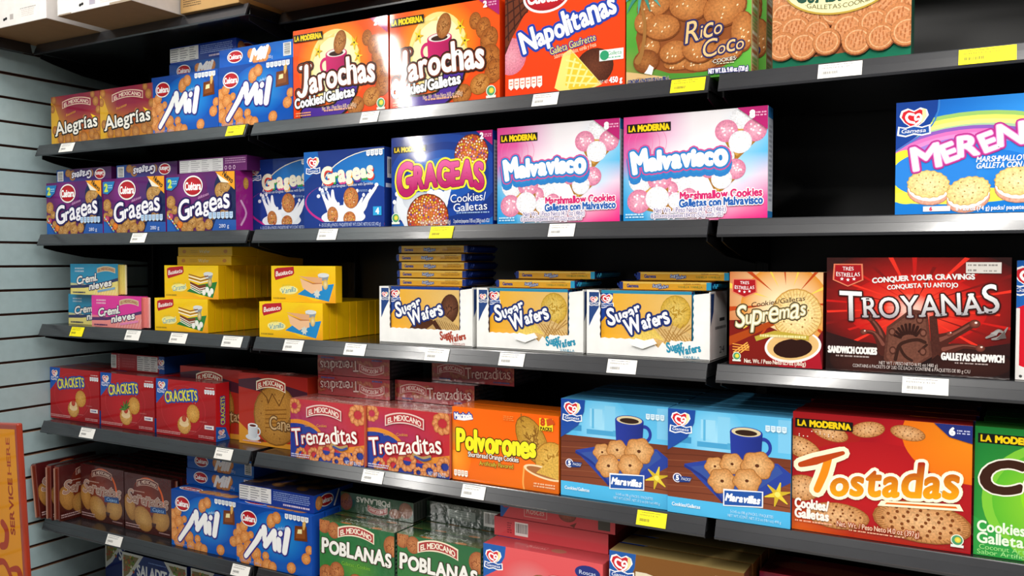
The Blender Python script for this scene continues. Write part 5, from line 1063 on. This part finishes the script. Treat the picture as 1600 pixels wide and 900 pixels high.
# slatwall on the left: boards with dark grooves between them
a = Art(); a.box(-1.0, -.957, -1.7, .5, 0, 2.95, '#4a3026', KRAFT, 0); g0 = 2.0389; gs = .0735
for i in range(-11, 28):
    zt = g0 - gs * i - .0032; zb = zt - gs + .0074
    if zb < 0: break
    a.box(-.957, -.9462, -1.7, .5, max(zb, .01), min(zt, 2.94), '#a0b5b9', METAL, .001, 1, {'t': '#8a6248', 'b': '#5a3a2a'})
struct(a, 'wall_left')

# ------------------------------------------------------------------ gondola and its shelves
g = thing('gondola_frame', 'black steel back panels and uprights standing behind all the shelves', 'shelving', (0, .43, 0))
for i, (xa, xb) in enumerate(((-.904, -.002), (.002, 1.217), (1.22, 2.43))):
    a = Art(); a.box(xa, xb, 0, .012, .02, 2.9, '#1a1a1b', METAL, .001, 1); a.build('back_panel', g)
for x in (-.9, 0, 1.2185, 2.42):
    a = Art(); a.box(x - .014, x + .014, -.022, -.0005, 0, 2.9, '#161617', METAL, .002, 1)
    for k in range(44): a.box(x - .003, x + .003, -.0232, -.0222, .1 + k * .064, .125 + k * .064, '#050505', METAL, 0)
    a.build('upright', g)
def shelf(xa, xb, z, label, y0=0.0, col='#2b2c30', group='black steel shelves of the gondola'):
    t = thing('shelf', label, 'shelf', (xa, y0, z), (0, 0, 0), group); L = xb - xa
    a = Art(); a.box(.001, L - .001, .017, .404 - y0, .006, DK, '#18181a', GLOSS, .001, 1); a.build('deck', t)
    a = Art(); a.prism([(0, 0), (.0035, .0), (.0045, .002), (.0175, .0335), (.0135, .0350), (.0122, .0335), (.0078, .0215), (.0068, .0212), (.0012, .0052), (-.0006, .0044)], 0, L, 'x', col, PLASTIC); a.build('price_rail', t)
    for x in (.004, L - .007):
        a = Art(); a.prism([(.019, .005), (.019, -.008), (.06, -.018), (.16, -.036), (.404 - y0, -.052), (.404 - y0, .005)], x, x + .003, 'x', '#101012', METAL); a.build('bracket', t)
    return t
ROWN = ['second shelf from the top', 'third shelf from the top', 'fourth shelf from the top', 'fifth shelf from the top', 'sixth shelf from the top', 'lowest shelf']
HOLD = [('red and blue cookie boxes', 'orange cookie boxes', 'the tan and green cookie boxes'), ('three purple boxes', 'pink marshmallow cookie boxes', 'the bright blue box and an empty gap'), ('yellow wafer boxes stacked at left', 'white open wafer trays', 'the dark chocolate sandwich cookie box'), ('three red cracker boxes', 'the orange box and two light blue boxes', 'the red oval biscuit box'), ('brown film packs and blue boxes', 'green and coral boxes', 'red boxes near the bottom edge'), ('navy salad cracker boxes', 'nothing seen', 'nothing seen')]
for r, z in enumerate(Z):
    for i, (xa, xb) in enumerate(X0B):
        if r == 5 and i: continue
        shelf(xa, xb, z, 'black shelf with grey price rail carrying ' + HOLD[r][i], 0, '#2c2d31')
shelf(-.904, -.004, TOP, 'topmost black shelf under the white cardboard cases', 0, '#34353a')
shelf(.004, 1.209, TOP, 'topmost recessed black shelf above the orange boxes', .11, '#1b1b1d')
shelf(1.228, 2.43, TOP, 'topmost recessed black shelf above the green biscuit box', .11, '#1b1b1d')
t = thing('wall_ledge', 'narrow black ledge fixed along the slatted wall under the white cases', 'shelf', (-.9455, 0, TOP))
a = Art(); a.box(.0, .034, -1.5, -.012, .006, DK - .001, '#131315', METAL, .001, 1); a.build('deck', t)
a = Art(); a.prism([(.047, 0), (.0435, 0), (.0425, .002), (.032, .033), (.035, .0345), (.0365, .0335), (.046, .004)], -1.5, -.006, 'y', '#2b2c30', PLASTIC); a.build('price_rail', t)

# ------------------------------------------------------------------ shipping cases on top
def case(name, label, xa, xb, y, D, H, col, bottom, marks):
    W = xb - xa; c = Carton(W, H, D, col, {'b': bottom}, .002, KRAFT); f = c.f
    marks(f); c.build(name, label, 'case', ((xa + xb) / 2, y, TOP + DK + .0006), group='shipping cases on the top shelf')
def mk1(f): f.use('printed_mark'); f.txt('S', .42, .075, .05, .012, '#1a1a1a', bold=.15, rot=-80); f.rect(.49, .06, .54, .11, '#a8a09c'); lines(f, .66, .06, .84, .13, 4, '#c8bcb6'); lines(f, .64, .13, .86, .15, 1, '#a8a09c')
def mk2(f): f.use('printed_mark'); f.txt('S', .34, .06, .05, .012, '#1a1a1a', bold=.15, rot=-80); f.rect(.45, .04, .53, .09, '#a09aa6'); lines(f, .6, .03, .9, .07, 2, '#c8bcb6'); f.use('tape'); f.rect(.02, .0, .2, .012, '#8a7a68'); f.rect(.72, .0, .99, .02, '#9a8a78')
def mk3(f): f.use('printed_mark'); lines(f, .05, .05, .36, .13, 4, '#5a4630'); 
case('cardboard_case', 'white cardboard case with small black print at far left above the slatted wall', -.925, -.598, -.155, .5, .3, '#dcd6d2', '#8a6a4a', mk1)
case('cardboard_case', 'white cardboard case in the middle, overhanging the top shelf, bare brown base', -.556, -.250, -.150, .5, .3, '#dad4d0', '#8a6a4a', mk2)
case('cardboard_case', 'tan cardboard case with dark printed lines at the end of the top shelf', -.243, -.024, -.002, .36, .3, '#b8925e', '#7a5a38', mk3)
case('cardboard_case', 'brown cardboard case only its base seen above the orange boxes', .02, .36, -.03, .36, .3, '#9a7448', '#7a5a38', mk3)

# ------------------------------------------------------------------ price tags in the rails
def price_tag(r, x, dz, w, yellow, label):
    h = .0290; parts = {}; al = math.atan2(.0112, .0283)
    t = Art(); t.box(-w / 2, w / 2, -.0006, 0, 0, h, '#f2e416' if yellow else '#ece9e4', PAPER, 0); parts['tag'] = t
    f = Face(parts, (-w / 2, -.0006, 0), (1, 0, 0), (0, 0, 1), w, h, 'tag', PAPER); ink = '#6a6420' if yellow else '#6e6c6c'
    lines(f, .1, .84, .78, .93, 1, ink, int(x * 100)); f.txt('REFERENCE $2.99', .4, .7, .1, .62, '#3a3622' if yellow else '#3c3c3c')
    f.up(); rnd = random.Random(int(x * 50)); k = .1
    while k < .44:
        wd = rnd.choice((.008, .014)); f.poly([(k, .26), (k + wd, .26), (k + wd, .46), (k, .46)], '#3a3622' if yellow else '#4a4a4a', up=False); k += wd + .01
    lines(f, .1, .12, .22, .18, 1, ink, 3)
    th = t.build('price_tag'); th.location = (x, -.0004, Z[r] + .0050); th.rotation_euler = (-al, 0, 0)
    tag(th, label, 'price tag', 'price tags along the shelf rails')
TAGS = [(0, -.754, .066, 0, 'white price tag under the leftmost maroon and gold box'), (0, -.049, .064, 1, 'yellow price tag under the blue box at the first rail gap'), (0, .393, .052, 0, 'white price tag under the left orange cup box'), (0, .859, .060, 0, 'white price tag under the orange waffle wafer box'), (0, 1.168, .068, 1, 'yellow price tag under the green palm leaf box'), (0, 1.446, .074, 0, 'white price tag under the dark green biscuit box'), (0, 1.676, .084, 1, 'yellow price tag at the right end of the second shelf'),
 (1, -.435, .062, 0, 'white price tag under the middle purple box'), (1, .261, .060, 0, 'white price tag under the navy milk splash box in front'), (1, .596, .062, 1, 'yellow price tag under the navy box with sprinkled cookie balls'), (1, .898, .060, 0, 'white price tag under the left pink marshmallow box'),
 (2, -.72, .060, 1, 'yellow price tag under the blue and pink wafer packs'), (2, -.466, .062, 0, 'white price tag between the pink pack and the yellow boxes'), (2, -.276, .066, 0, 'white price tag under the caramel wafer boxes'), (2, -.069, .072, 0, 'white price tag at the right end of the left wafer shelf'), (2, .147, .064, 0, 'white price tag under the vanilla wafer boxes'), (2, .345, .064, 0, 'white price tag left of the chocolate wafer tray'), (2, .583, .064, 0, 'white price tag under the chocolate wafer tray'), (2, .778, .062, 0, 'white price tag under the middle wafer tray'), (2, 1.034, .063, 0, 'white price tag under the right wafer tray'), (2, 1.591, .072, 0, 'white price tag under the dark chocolate sandwich cookie box'),
 (3, -.679, .066, 0, 'white price tag between the first two red cracker boxes'), (3, -.105, .064, 0, 'white price tag below the third red cracker box'), (3, .397, .062, 0, 'white price tag under the twisted ring cookie boxes'), (3, .68, .060, 0, 'white price tag under the bright orange box'), (3, 1.099, .062, 1, 'yellow price tag under the light blue coffee cup boxes'),
 (4, -.562, .068, 0, 'white price tag under the brown film packs'), (4, -.047, .064, 0, 'white price tag between the two lower blue boxes')]
for r, x, w, y, l in TAGS: price_tag(r, x, 0, w, y, l)

# ------------------------------------------------------------------ goods
_proto = {}
def put(design, key, label, x0, y, row, dz=0.0, rot=(0, 0, 0), group=None, name='cookie_box', cat='box', xc=None, args=()):
    """place a carton by its left front corner on a shelf; the first of a kind is built, the rest are copies"""
    k = key
    if k not in _proto:
        b = design(*args); b_ = b
        t = thing(name, label, cat, (0, 0, 0), (0, 0, 0), group)
        build_parts(b.parts, t)
        W = getattr(b, 'W', .266); _proto[k] = (t, W); new = t
    else:
        t, W = _proto[k]; new = dup(t, label, (0, 0, 0), (0, 0, 0), group)
        if not group and 'group' in new: del new['group']
    new.location = ((x0 + W / 2) if xc is None else xc, y, Z[row] + DK + .0006 + dz); new.rotation_euler = rot
    return new
def rows(n, d, y, **kw): return [y + (i + 1) * d for i in range(n)]
G = 'cookie boxes facing the aisle'
# second shelf from the top
put(d_alegria, 'al', 'leftmost maroon and gold cookie box beside the slatted wall', -.866, .03, 0, group='maroon and gold cookie boxes')
put(d_alegria, 'al', 'maroon and gold cookie box touching the first blue box', -.6315, .03, 0, group='maroon and gold cookie boxes')
put(d_alegria, 'al', 'maroon and gold cookie box half hidden behind the front pair, raised higher', -.64, .0945, 0, .0, group='maroon and gold cookie boxes')
put(d_mil, 'mil', 'blue cookie box with white slanted lettering next to the maroon boxes', -.403, .03, 0, group='blue boxes with white slanted lettering')
put(d_mil, 'mil', 'blue cookie box with white slanted lettering beside the orange cup box', -.1365, .03, 0, group='blue boxes with white slanted lettering')
put(d_mil_side, 'mils', 'blue box lying flat with barcode, highest at upper left beside orange box', -.1365, .034, 0, .161, group='blue boxes lying flat')
put(d_mil, 'mil', 'blue cookie box standing hidden behind the upper left blue box', -.395, .083, 0, group='blue boxes with white slanted lettering')
put(d_mil_side, 'mils', 'blue box lying flat half hidden above the upper left blue box', -.395, .085, 0, .161, group='blue boxes lying flat')
put(d_mil_facts, 'milf', 'blue box lying flat showing white nutrition table at upper left', -.395, .088, 0, .208, group='blue boxes lying flat')
put(d_jaro, 'ja', 'left one of two orange boxes with a pink cup and brown cookies', .131, .03, 0, group='orange boxes with a pink cup')
put(d_jaro, 'ja', 'right one of two orange boxes with a pink cup, next to waffle box', .435, .03, 0, group='orange boxes with a pink cup')
put(d_napo, 'na', 'orange red box with chocolate bar and yellow waffle wafer', .748, .03, 0)
put(d_rico, 'ri', 'green box with palm leaves and heaped brown biscuits', 1.031, .03, 0)
put(d_rico, 'ri', 'green box just peeping out behind the palm leaf biscuit box', 1.044, .095, 0)
put(d_guada, 'gu', 'dark green box full of round embossed biscuits with cream oval', 1.323, .03, 0)
# third shelf
for i, (x, l) in enumerate(((-.897, 'purple cookie box at the far left beside the slatted wall'), (-.622, 'middle purple cookie box of the row of three'), (-.346, 'purple cookie box on the right, touching the navy milk splash box'))):
    put(d_grag, 'gr', l, x, .03, 1, group='purple cookie boxes')
for i, (x, l) in enumerate(((-.885, 'purple box standing hidden behind the far left purple box'), (-.605, 'purple box standing hidden behind the middle purple box'))): put(d_grag, 'gr', l, x, .092, 1, group='purple cookie boxes')
put(d_grag_side, 'gs', 'upside-down purple box lying flat on top at the far left', -.874, .05, 1, .161, group='purple boxes lying flat')
put(d_grag_side, 'gs', 'upside-down purple box lying flat above the middle purple box', -.590, .052, 1, .161, group='purple boxes lying flat')
put(d_grag_side, 'gf', 'purple box lying flat with white nutrition table on top of the right purple box', -.312, .045, 1, .161, args=(1,), group='purple boxes lying flat')
put(d_gblue, 'gb', 'navy milk splash cookie box partly covered by its twin, next to purple box', -.1, .0925, 1, rot=(0, 0, .0), group='navy milk splash cookie boxes')
b2 = put(d_gblue, 'gb', 'navy milk splash cookie box fully in view, left of the sprinkled ball box', .1595 + .031, .018, 1, rot=(0, 0, 0), group='navy milk splash cookie boxes')
b2.location.x = .2935; b2.location.y = .026
put(d_gmod, 'gm', 'navy box with huge pink lettering and sprinkled cookie balls', .438, .03, 1)
put(d_malva, 'ma', 'left one of two pink and white marshmallow cookie boxes', .728, .03, 1, group='pink and white marshmallow cookie boxes')
put(d_malva, 'ma', 'right one of two pink and white marshmallow cookie boxes, beside the empty gap', 1.026, .03, 1, group='pink and white marshmallow cookie boxes')
put(d_mere, 'me', 'bright blue box with rainbow swirl and cream sandwich biscuits', 1.537, .03, 1)
# fourth shelf
W = dict(name='wafer_pack', cat='wafer pack')
put(d_cremi, 'cb', 'blue and cream wafer pack at the shelf end, half behind the pink pack', -.853, .068, 2, args=('b',), group='crinkled wafer packs', **W)
put(d_cremi, 'cp', 'pink wafer pack on the shelf left of the yellow boxes', -.690, .034, 2, args=('p',), group='crinkled wafer packs', **W)
put(d_cremi, 'cb', 'blue and cream wafer pack lying on top of the lower two packs', -.808, .046, 2, .0945, args=('b',), group='crinkled wafer packs', **W)
W = dict(name='wafer_box', cat='wafer box')
for lay, (x, y, n) in enumerate(((-.405, .032, 11), (-.367, .036, 11))):
    for i in range(n):
        put(d_bau, 'bc', ('yellow caramel wafer box at the front of the ' + ('bottom row' if lay == 0 else 'upper row')) if i == 0 else ('yellow wafer box standing edge-on in the bottom row behind the caramel front' if lay == 0 else 'yellow wafer box standing edge-on in the upper row behind the caramel front'), x + (i % 3 - 1) * .0012 * (i > 0), y + i * .0262, 2, lay * .0928, args=('c',), group='caramel wafer boxes, ' + ('bottom row front' if lay == 0 else 'upper row front') if i == 0 else ('caramel wafer boxes edge-on, bottom row' if lay == 0 else 'caramel wafer boxes edge-on, upper row'), **W)
for i in range(3):
    for lay in range(2):
        put(d_bau_flat, 'bf', 'yellow wafer box lying flat on the caramel wafer stack, ' + ('lower layer' if lay == 0 else 'top layer') + [', foremost', ', second from front', ', hindmost'][i], -.345 + .004 * lay, .062 + i * .0945, 2, .1857 + .0257 * lay, group='yellow wafer boxes lying flat', **W)
for i in range(11):
    put(d_bau, 'bv', 'yellow vanilla wafer box in front at the bottom, right of the rail gap' if i == 0 else 'yellow wafer box standing edge-on behind the lower vanilla front', .0155 + (i % 3 - 1) * .001 * (i > 0), .020 + i * .0262, 2, 0, args=('v',), group='vanilla wafer box front' if i == 0 else 'vanilla wafer boxes edge-on', **W)
put(d_bau, 'bv', 'single yellow vanilla wafer box lying on top of the vanilla row', .049, .03, 2, .0928, args=('v',), group='vanilla wafer box on top', **W)
for j, (x, kind, lab, lying) in enumerate(((.381, 'c', 'chocolate', [(0, 0, 0), (0, 0, 1), (.004, .002, 2), (-.003, .001, 3), (.002, .004, 4)]), (.659, 'v', 'middle vanilla', [(.0, .0, 0), (.034, .03, 1)]), (.935, 'v', 'right vanilla', [(.024, .0, 0), (.052, .028, 1)]))):
    put(tray, 'tray' + str(j), 'white open display tray of ' + ['chocolate wafers with red brown lettering', 'vanilla wafers in the middle, torn front edge', 'vanilla wafers on the right, grey side showing'][j], x, .055 - .003 * (j == 2), 2, args=(kind, j > 0), group='white wafer trays', name='display_tray', cat='tray')
    for i in range(5):
        put(wafer_pack, 'ws' + kind, 'yellow wafer pack standing in front inside the ' + lab + ' tray' if i == 0 else 'yellow wafer pack standing behind the front one in the ' + lab + ' tray', 0, .0605 + i * .0202 - .003 * (j == 2), 2, .0032, xc=x + .133 - .004, args=(kind, False), group=('front standing wafer packs' if i == 0 else 'wafer packs standing behind in the ' + lab + ' tray'), name='wafer_pack', cat='wafer pack')
    for q, (dx, dy, lay) in enumerate(lying):
        pos = ['lowest', 'second lowest', 'middle', 'second highest', 'topmost'][q] if j == 0 else ['lower', 'upper'][q]
        put(wafer_pack, 'wl' + kind, pos + ' gold wafer pack lying over the ' + lab + ' tray', 0, .070 + dy, 2, .1378 + .0196 * lay, xc=x + .133 + .008 + dx + (.0 if j else .0), args=(kind, True), group='gold wafer packs lying on the trays', name='wafer_pack', cat='wafer pack')
put(d_supre, 'su', 'orange and brown box with round biscuit dipping in a coffee cup', 1.246, .03, 2)
put(d_troy, 'tr', 'dark film-wrapped box with silver lettering and chocolate sandwich cookie', 1.424, .03, 2)
put(d_redbox, 'rb', 'red box cut off by the right edge beside the dark chocolate box', 1.725, .045, 2)
# fifth shelf
for i, (x, y, l, k) in enumerate(((-.953, .060, 'red cracker box with cookie pair nearest the slatted wall', 0), (-.687, .055, 'red cracker box with green leaf topping in the middle', 1), (-.427, .048, 'red cracker box on the right with red side panel showing', 0))):
    put(d_crack, 'ck%d' % k, l, x + .003 + (.009 if i == 0 else 0), y, 3, args=(bool(k),), group='red cracker boxes in front')
    for m in ((1, 2) if i < 2 else ()): put(d_crack, 'ck0', ['red cracker box hidden behind the first cracker box', 'red cracker box hidden behind the leaf cracker box', 'red cracker box hidden behind the right cracker box'][i] + (', second row' if m == 1 else ', third row'), x + .003 + (.009 if i == 0 else 0) + .0006 * m, y + m * .0525, 3, args=(False,), group='red cracker boxes behind')
put(d_crack_side, 'cks', 'red cracker box lying flat with barcode and nutrition table above the cracker row', -.706, .109, 3, .1627)
put(d_canela, 'ca', 'red box with large round biscuit and white cup', -.124, .078, 3, group='red round biscuit boxes')
c2 = put(d_canela, 'ca', 'red box with large round biscuit mostly hidden behind the right cracker box', -.386, .102, 3, group='red round biscuit boxes')
for i, (x, y, l) in enumerate(((.1265, .014, 'left one of two red boxes with twisted ring cookies'), (.3675, .022, 'right one of two red boxes with twisted ring cookies'))):
    put(d_trenza, 'tz', l, x, y, 3, group='red twisted ring cookie boxes')
    for m in (1, 2, 3): put(d_trenza, 'tz', 'red ring cookie box, ' + ['second', 'third', 'fourth'][m - 1] + ' behind the ' + ('left' if i == 0 else 'right') + ' front one', x + .002 * m, y + .0615 * m, 3, group='red ring cookie boxes in back rows')
put(d_trenza_side, 'tsf', 'upside-down red box lying flat above the left ring cookie box', .143, .100, 3, .1522, args=(True,), group='red ring cookie boxes lying flat')
put(d_trenza_side, 'tsf', 'upside-down red box highest on the stack above the left ring cookie box', .141, .102, 3, .2042, args=(True,), group='red ring cookie boxes lying flat')
put(d_trenza_side, 'tsn', 'red box lying flat and upright lettered above the right ring cookie box', .3795, .118, 3, .1522, args=(False,), group='red ring cookie boxes lying flat')
put(d_trenza_side, 'tsn', 'shadowed red box on the upper layer left of the black gap', .470, .15, 3, .2042, args=(False,), group='red ring cookie boxes lying flat')
put(d_polvo, 'po', 'bright orange box with yellow lettering and sugar cookies', .6085, .029, 3, group='bright orange boxes')
put(d_polvo, 'po', 'bright orange box hidden behind the front orange one', .6105, .086, 3, group='bright orange boxes')
for i, (x, l) in enumerate(((.8855, 'left one of two light blue boxes with a blue coffee cup'), (1.1265, 'right one of two light blue boxes with a blue coffee cup'))):
    y = (.03, .022)[i]; put(d_marav, 'mv', l, x, y, 3, group='light blue coffee cup boxes')
    for m in range(1, 5): put(d_marav, 'mv', 'light blue box, ' + ['second', 'third', 'fourth', 'fifth'][m - 1] + ' in line behind the ' + ('left' if i == 0 else 'right') + ' coffee cup box', x + (.002, .010, .006, .012)[m - 1] * .6, y + .0565 * m, 3, group='light blue boxes in back rows')
put(d_tosta, 'to', 'dark red box with orange script lettering and oval biscuits', 1.367, .029, 3, group='dark red oval biscuit boxes')
for m in range(1, 5): put(d_tosta, 'to', 'dark red box, ' + ['second', 'third', 'fourth', 'fifth'][m - 1] + ' in line behind the oval biscuit box', 1.3675 + (.003, .008, .002, .009)[m - 1], .029 + .0565 * m, 3, group='dark red boxes in back rows')
put(d_coco, 'co', 'lime green box cut off by the right edge of the picture', 1.6675, .034, 3, group='lime green boxes')
for m in range(1, 4): put(d_coco, 'co', 'lime green box, ' + ['second', 'third', 'fourth'][m - 1] + ' in line behind the front green one', 1.678 + .002 * m, .034 + .0565 * m, 3, group='lime green boxes behind')
# sixth shelf
F = dict(name='cookie_pack', cat='cookie pack')
put(d_seren, 'se', 'brown film cookie pack in the middle with orange arc', -.809, .070, 4, group='brown film cookie packs facing front', **F)
put(d_seren, 'se', 'brown film cookie pack on the right, touching the blue box', -.595 + .004, .064, 4, group='brown film cookie packs facing front', **F)
for i, x in enumerate((-.805, -.588)):
    for m in range(1, 7): put(d_seren, 'se', 'brown film cookie pack, number ' + ['two', 'three', 'four', 'five', 'six', 'seven'][m - 1] + ' back from the ' + ('middle' if i == 0 else 'right') + ' front pack', x + .003 * (m % 3), (.070, .064)[i] + .0345 * m, 4, group='brown film packs in back rows', **F)
for i, (x, y, tilt, l) in enumerate(((-.822, .110, 0.0, 'brown film pack turned sideways nearest the front-facing packs'), (-.856, .106, -.0, 'brown film pack turned sideways between its two neighbours'))):
    o = put(d_seren, 'se', l, 0, y, 4, xc=x + .0, group='brown film packs turned sideways', **F); o.rotation_euler = (0, 0, math.pi / 2 - .04 * 0)
o = put(d_seren, 'se', 'brown film pack leaning outward against the slatted wall', 0, .092, 4, .0044, xc=-.8895, group='brown film packs turned sideways', **F)
o.rotation_euler = (-.13, 0, math.pi / 2)
put(d_mil, 'mil', 'blue cookie box with white slanted lettering on the lower shelf, beside brown packs', -.346, .032, 4, group='lower blue boxes with white slanted lettering')
put(d_mil, 'mil', 'blue cookie box with white slanted lettering on the lower shelf, beside green box', -.078, .022, 4, group='lower blue boxes with white slanted lettering')
for m in (1, 2, 3):
    put(d_mil, 'mil', 'blue box, ' + ['second', 'third', 'fourth'][m - 1] + ' in line behind the lower blue box by the brown packs', -.3445 + .002 * m, .032 + .052 * m, 4, group='lower blue boxes behind')
    put(d_mil, 'mil', 'blue box, ' + ['second', 'third', 'fourth'][m - 1] + ' in line behind the lower blue box by the green box', -.0765 + .002 * m, .022 + .052 * m, 4, group='lower blue boxes behind')
put(d_mil_side, 'mils', 'blue box lying flat above the lower blue box, lettering showing', -.3525, .092, 4, .161, group='lower blue boxes lying flat')
put(d_mil_side, 'mils', 'blue box lying flat tucked right under the rail above the lower blue box', -.351, .094, 4, .2075, rot=(0, 0, 0), group='lower blue boxes lying flat')
put(d_mil_facts, 'milf', 'blue box lying flat with white nutrition table above the lower blue box', -.085, .040, 4, .161, group='lower blue boxes lying flat')
for i, (x, y, l) in enumerate(((.2085, .028, 'left one of two green boxes with white lettering'), (.4485, .032, 'right one of two green boxes with white lettering'))):
    put(d_pobl, 'pb', l, x, y, 4, group='green cookie boxes with white lettering')
    for m in (1, 2, 3): put(d_pobl, 'pb', 'green cookie box, ' + ['second', 'third', 'fourth'][m - 1] + ' in line behind the ' + ('left' if i == 0 else 'right') + ' green box', x + .002 * m, y + .0565 * m, 4, group='green cookie boxes behind')
put(d_pobl_side, 'ps', 'upside-down green box lying flat on the left green boxes', .2065, .112, 4, .1562, args=(False,), group='green boxes lying flat')
put(d_pobl_side, 'pc', 'dark green box with barcode lying flat on the right green boxes', .4525, .15, 4, .1562, args=(True,), group='green boxes lying flat')
put(d_rosca, 'ro', 'coral red box in front at the bottom with a cup', .692, .028, 4, group='coral red cookie boxes')
for m in (1, 2, 3): put(d_rosca, 'ro', 'coral red box, ' + ['second', 'third', 'fourth'][m - 1] + ' in line behind the front coral box', .693 + .002 * m, .028 + .062 * m, 4, group='coral red cookie boxes behind')
put(d_rosca_side, 'rl', 'coral red box lying flat with a small barcode', .686, .088, 4, .1732, args=(0,), group='coral red boxes lying flat')
put(d_rosca_side, 'ru', 'coral red box lying flat on top, blue corner and framed word', .701, .090, 4, .2177, args=(1,), group='coral red boxes lying flat')
put(d_brown, 'br', 'brown box with cream serif letters at the bottom edge', .998, .030, 4, group='brown cookie boxes')
for m in (1, 2, 3): put(d_brown, 'br', 'brown box, ' + ['second', 'third', 'fourth'][m - 1] + ' in line behind the front brown box', .9985 + .002 * m, .030 + .062 * m, 4, group='brown cookie boxes behind')
for i, x in enumerate((1.288, 1.578)):
    for m in range(4):
        put(d_redcase, 'rc', ['lowest', 'second lowest', 'second highest', 'topmost'][m] + ' dark red box lying flat ' + ('right of the brown box' if i == 0 else 'at the lower right corner'), x, .085 + (.012, .0, .016, .03)[m], 4, m * .0465, group='dark red boxes lying flat')
# lowest shelf
put(d_salad, 'sa', 'navy salad cracker box in front, white lettering cut by the bottom edge', -.680, .118, 5, .0, group='navy salad cracker boxes')
s2 = put(d_salad, 'sa', 'navy salad cracker box further left, half hidden by the front one', -.855, .185, 5, .0, group='navy salad cracker boxes')
s3 = put(d_salad, 'sa', 'navy box at the right of the salad cracker box, under the blue boxes', -.375, .122, 5, .0, group='navy salad cracker boxes')

# ------------------------------------------------------------------ orange service sign at the lower left
t = thing('service_sign', 'orange and red sign board with upright reading words at lower left', 'sign', (-.236, -.45, 0), (0, 0, 0))
W, H, zt = .30, .62, 1.095
M = Matrix.Translation((0, 0, .5)) @ Matrix.Rotation(math.radians(-4.0), 4, 'Y') @ Matrix.Translation((0, 0, -.5))
parts = {}; a = Art(); a.box(-W, 0, 0, .014, zt - H, zt, '#9c3018', PLASTIC, .004, 2); parts['board'] = a
f = Face(parts, (-W, 0, zt - H), (1, 0, 0), (0, 0, 1), W, H, 'board', CARD)
f.use('orange_face'); f.rect(.0, .0, .962, .978, '#dd8f1a')
f.use('service_lettering'); f.txt('SERVICE', .862, .686, .027, .437, '#9a3614', rot=90, serif=.07, bold=.06); f.use('here_lettering'); f.txt('HERE', .862, .876, .024, .287, '#a8441e', rot=90, serif=.07, bold=.02)
f.use('script_flourish'); f.stroke([(.80, .445), (.9, .45), (.93, .41), (.9, .375), (.84, .38), (.8, .42), (.72, .47), (.6, .46)], [.008, .014, .018, .018, .014, .01, .012, .014], '#a8381c'); f.use('script_stroke'); f.stroke([(.73, .62), (.78, .59), (.76, .54), (.7, .53)], .014, '#a8381c')
for n, a in parts.items():
    o = a.build(n, t)
    for v in o.data.vertices: v.co = M @ v.co
a = Art(); a.box(-.17, -.13, .016, .04, .02, zt - .1, '#ded6bc', METAL, .003, 1); o = a.build('post', t)
a = Art(); a.box(-.32, .02, -.1, .16, 0, .02, '#3a3a3a', METAL, .004, 2); a.build('base', t)
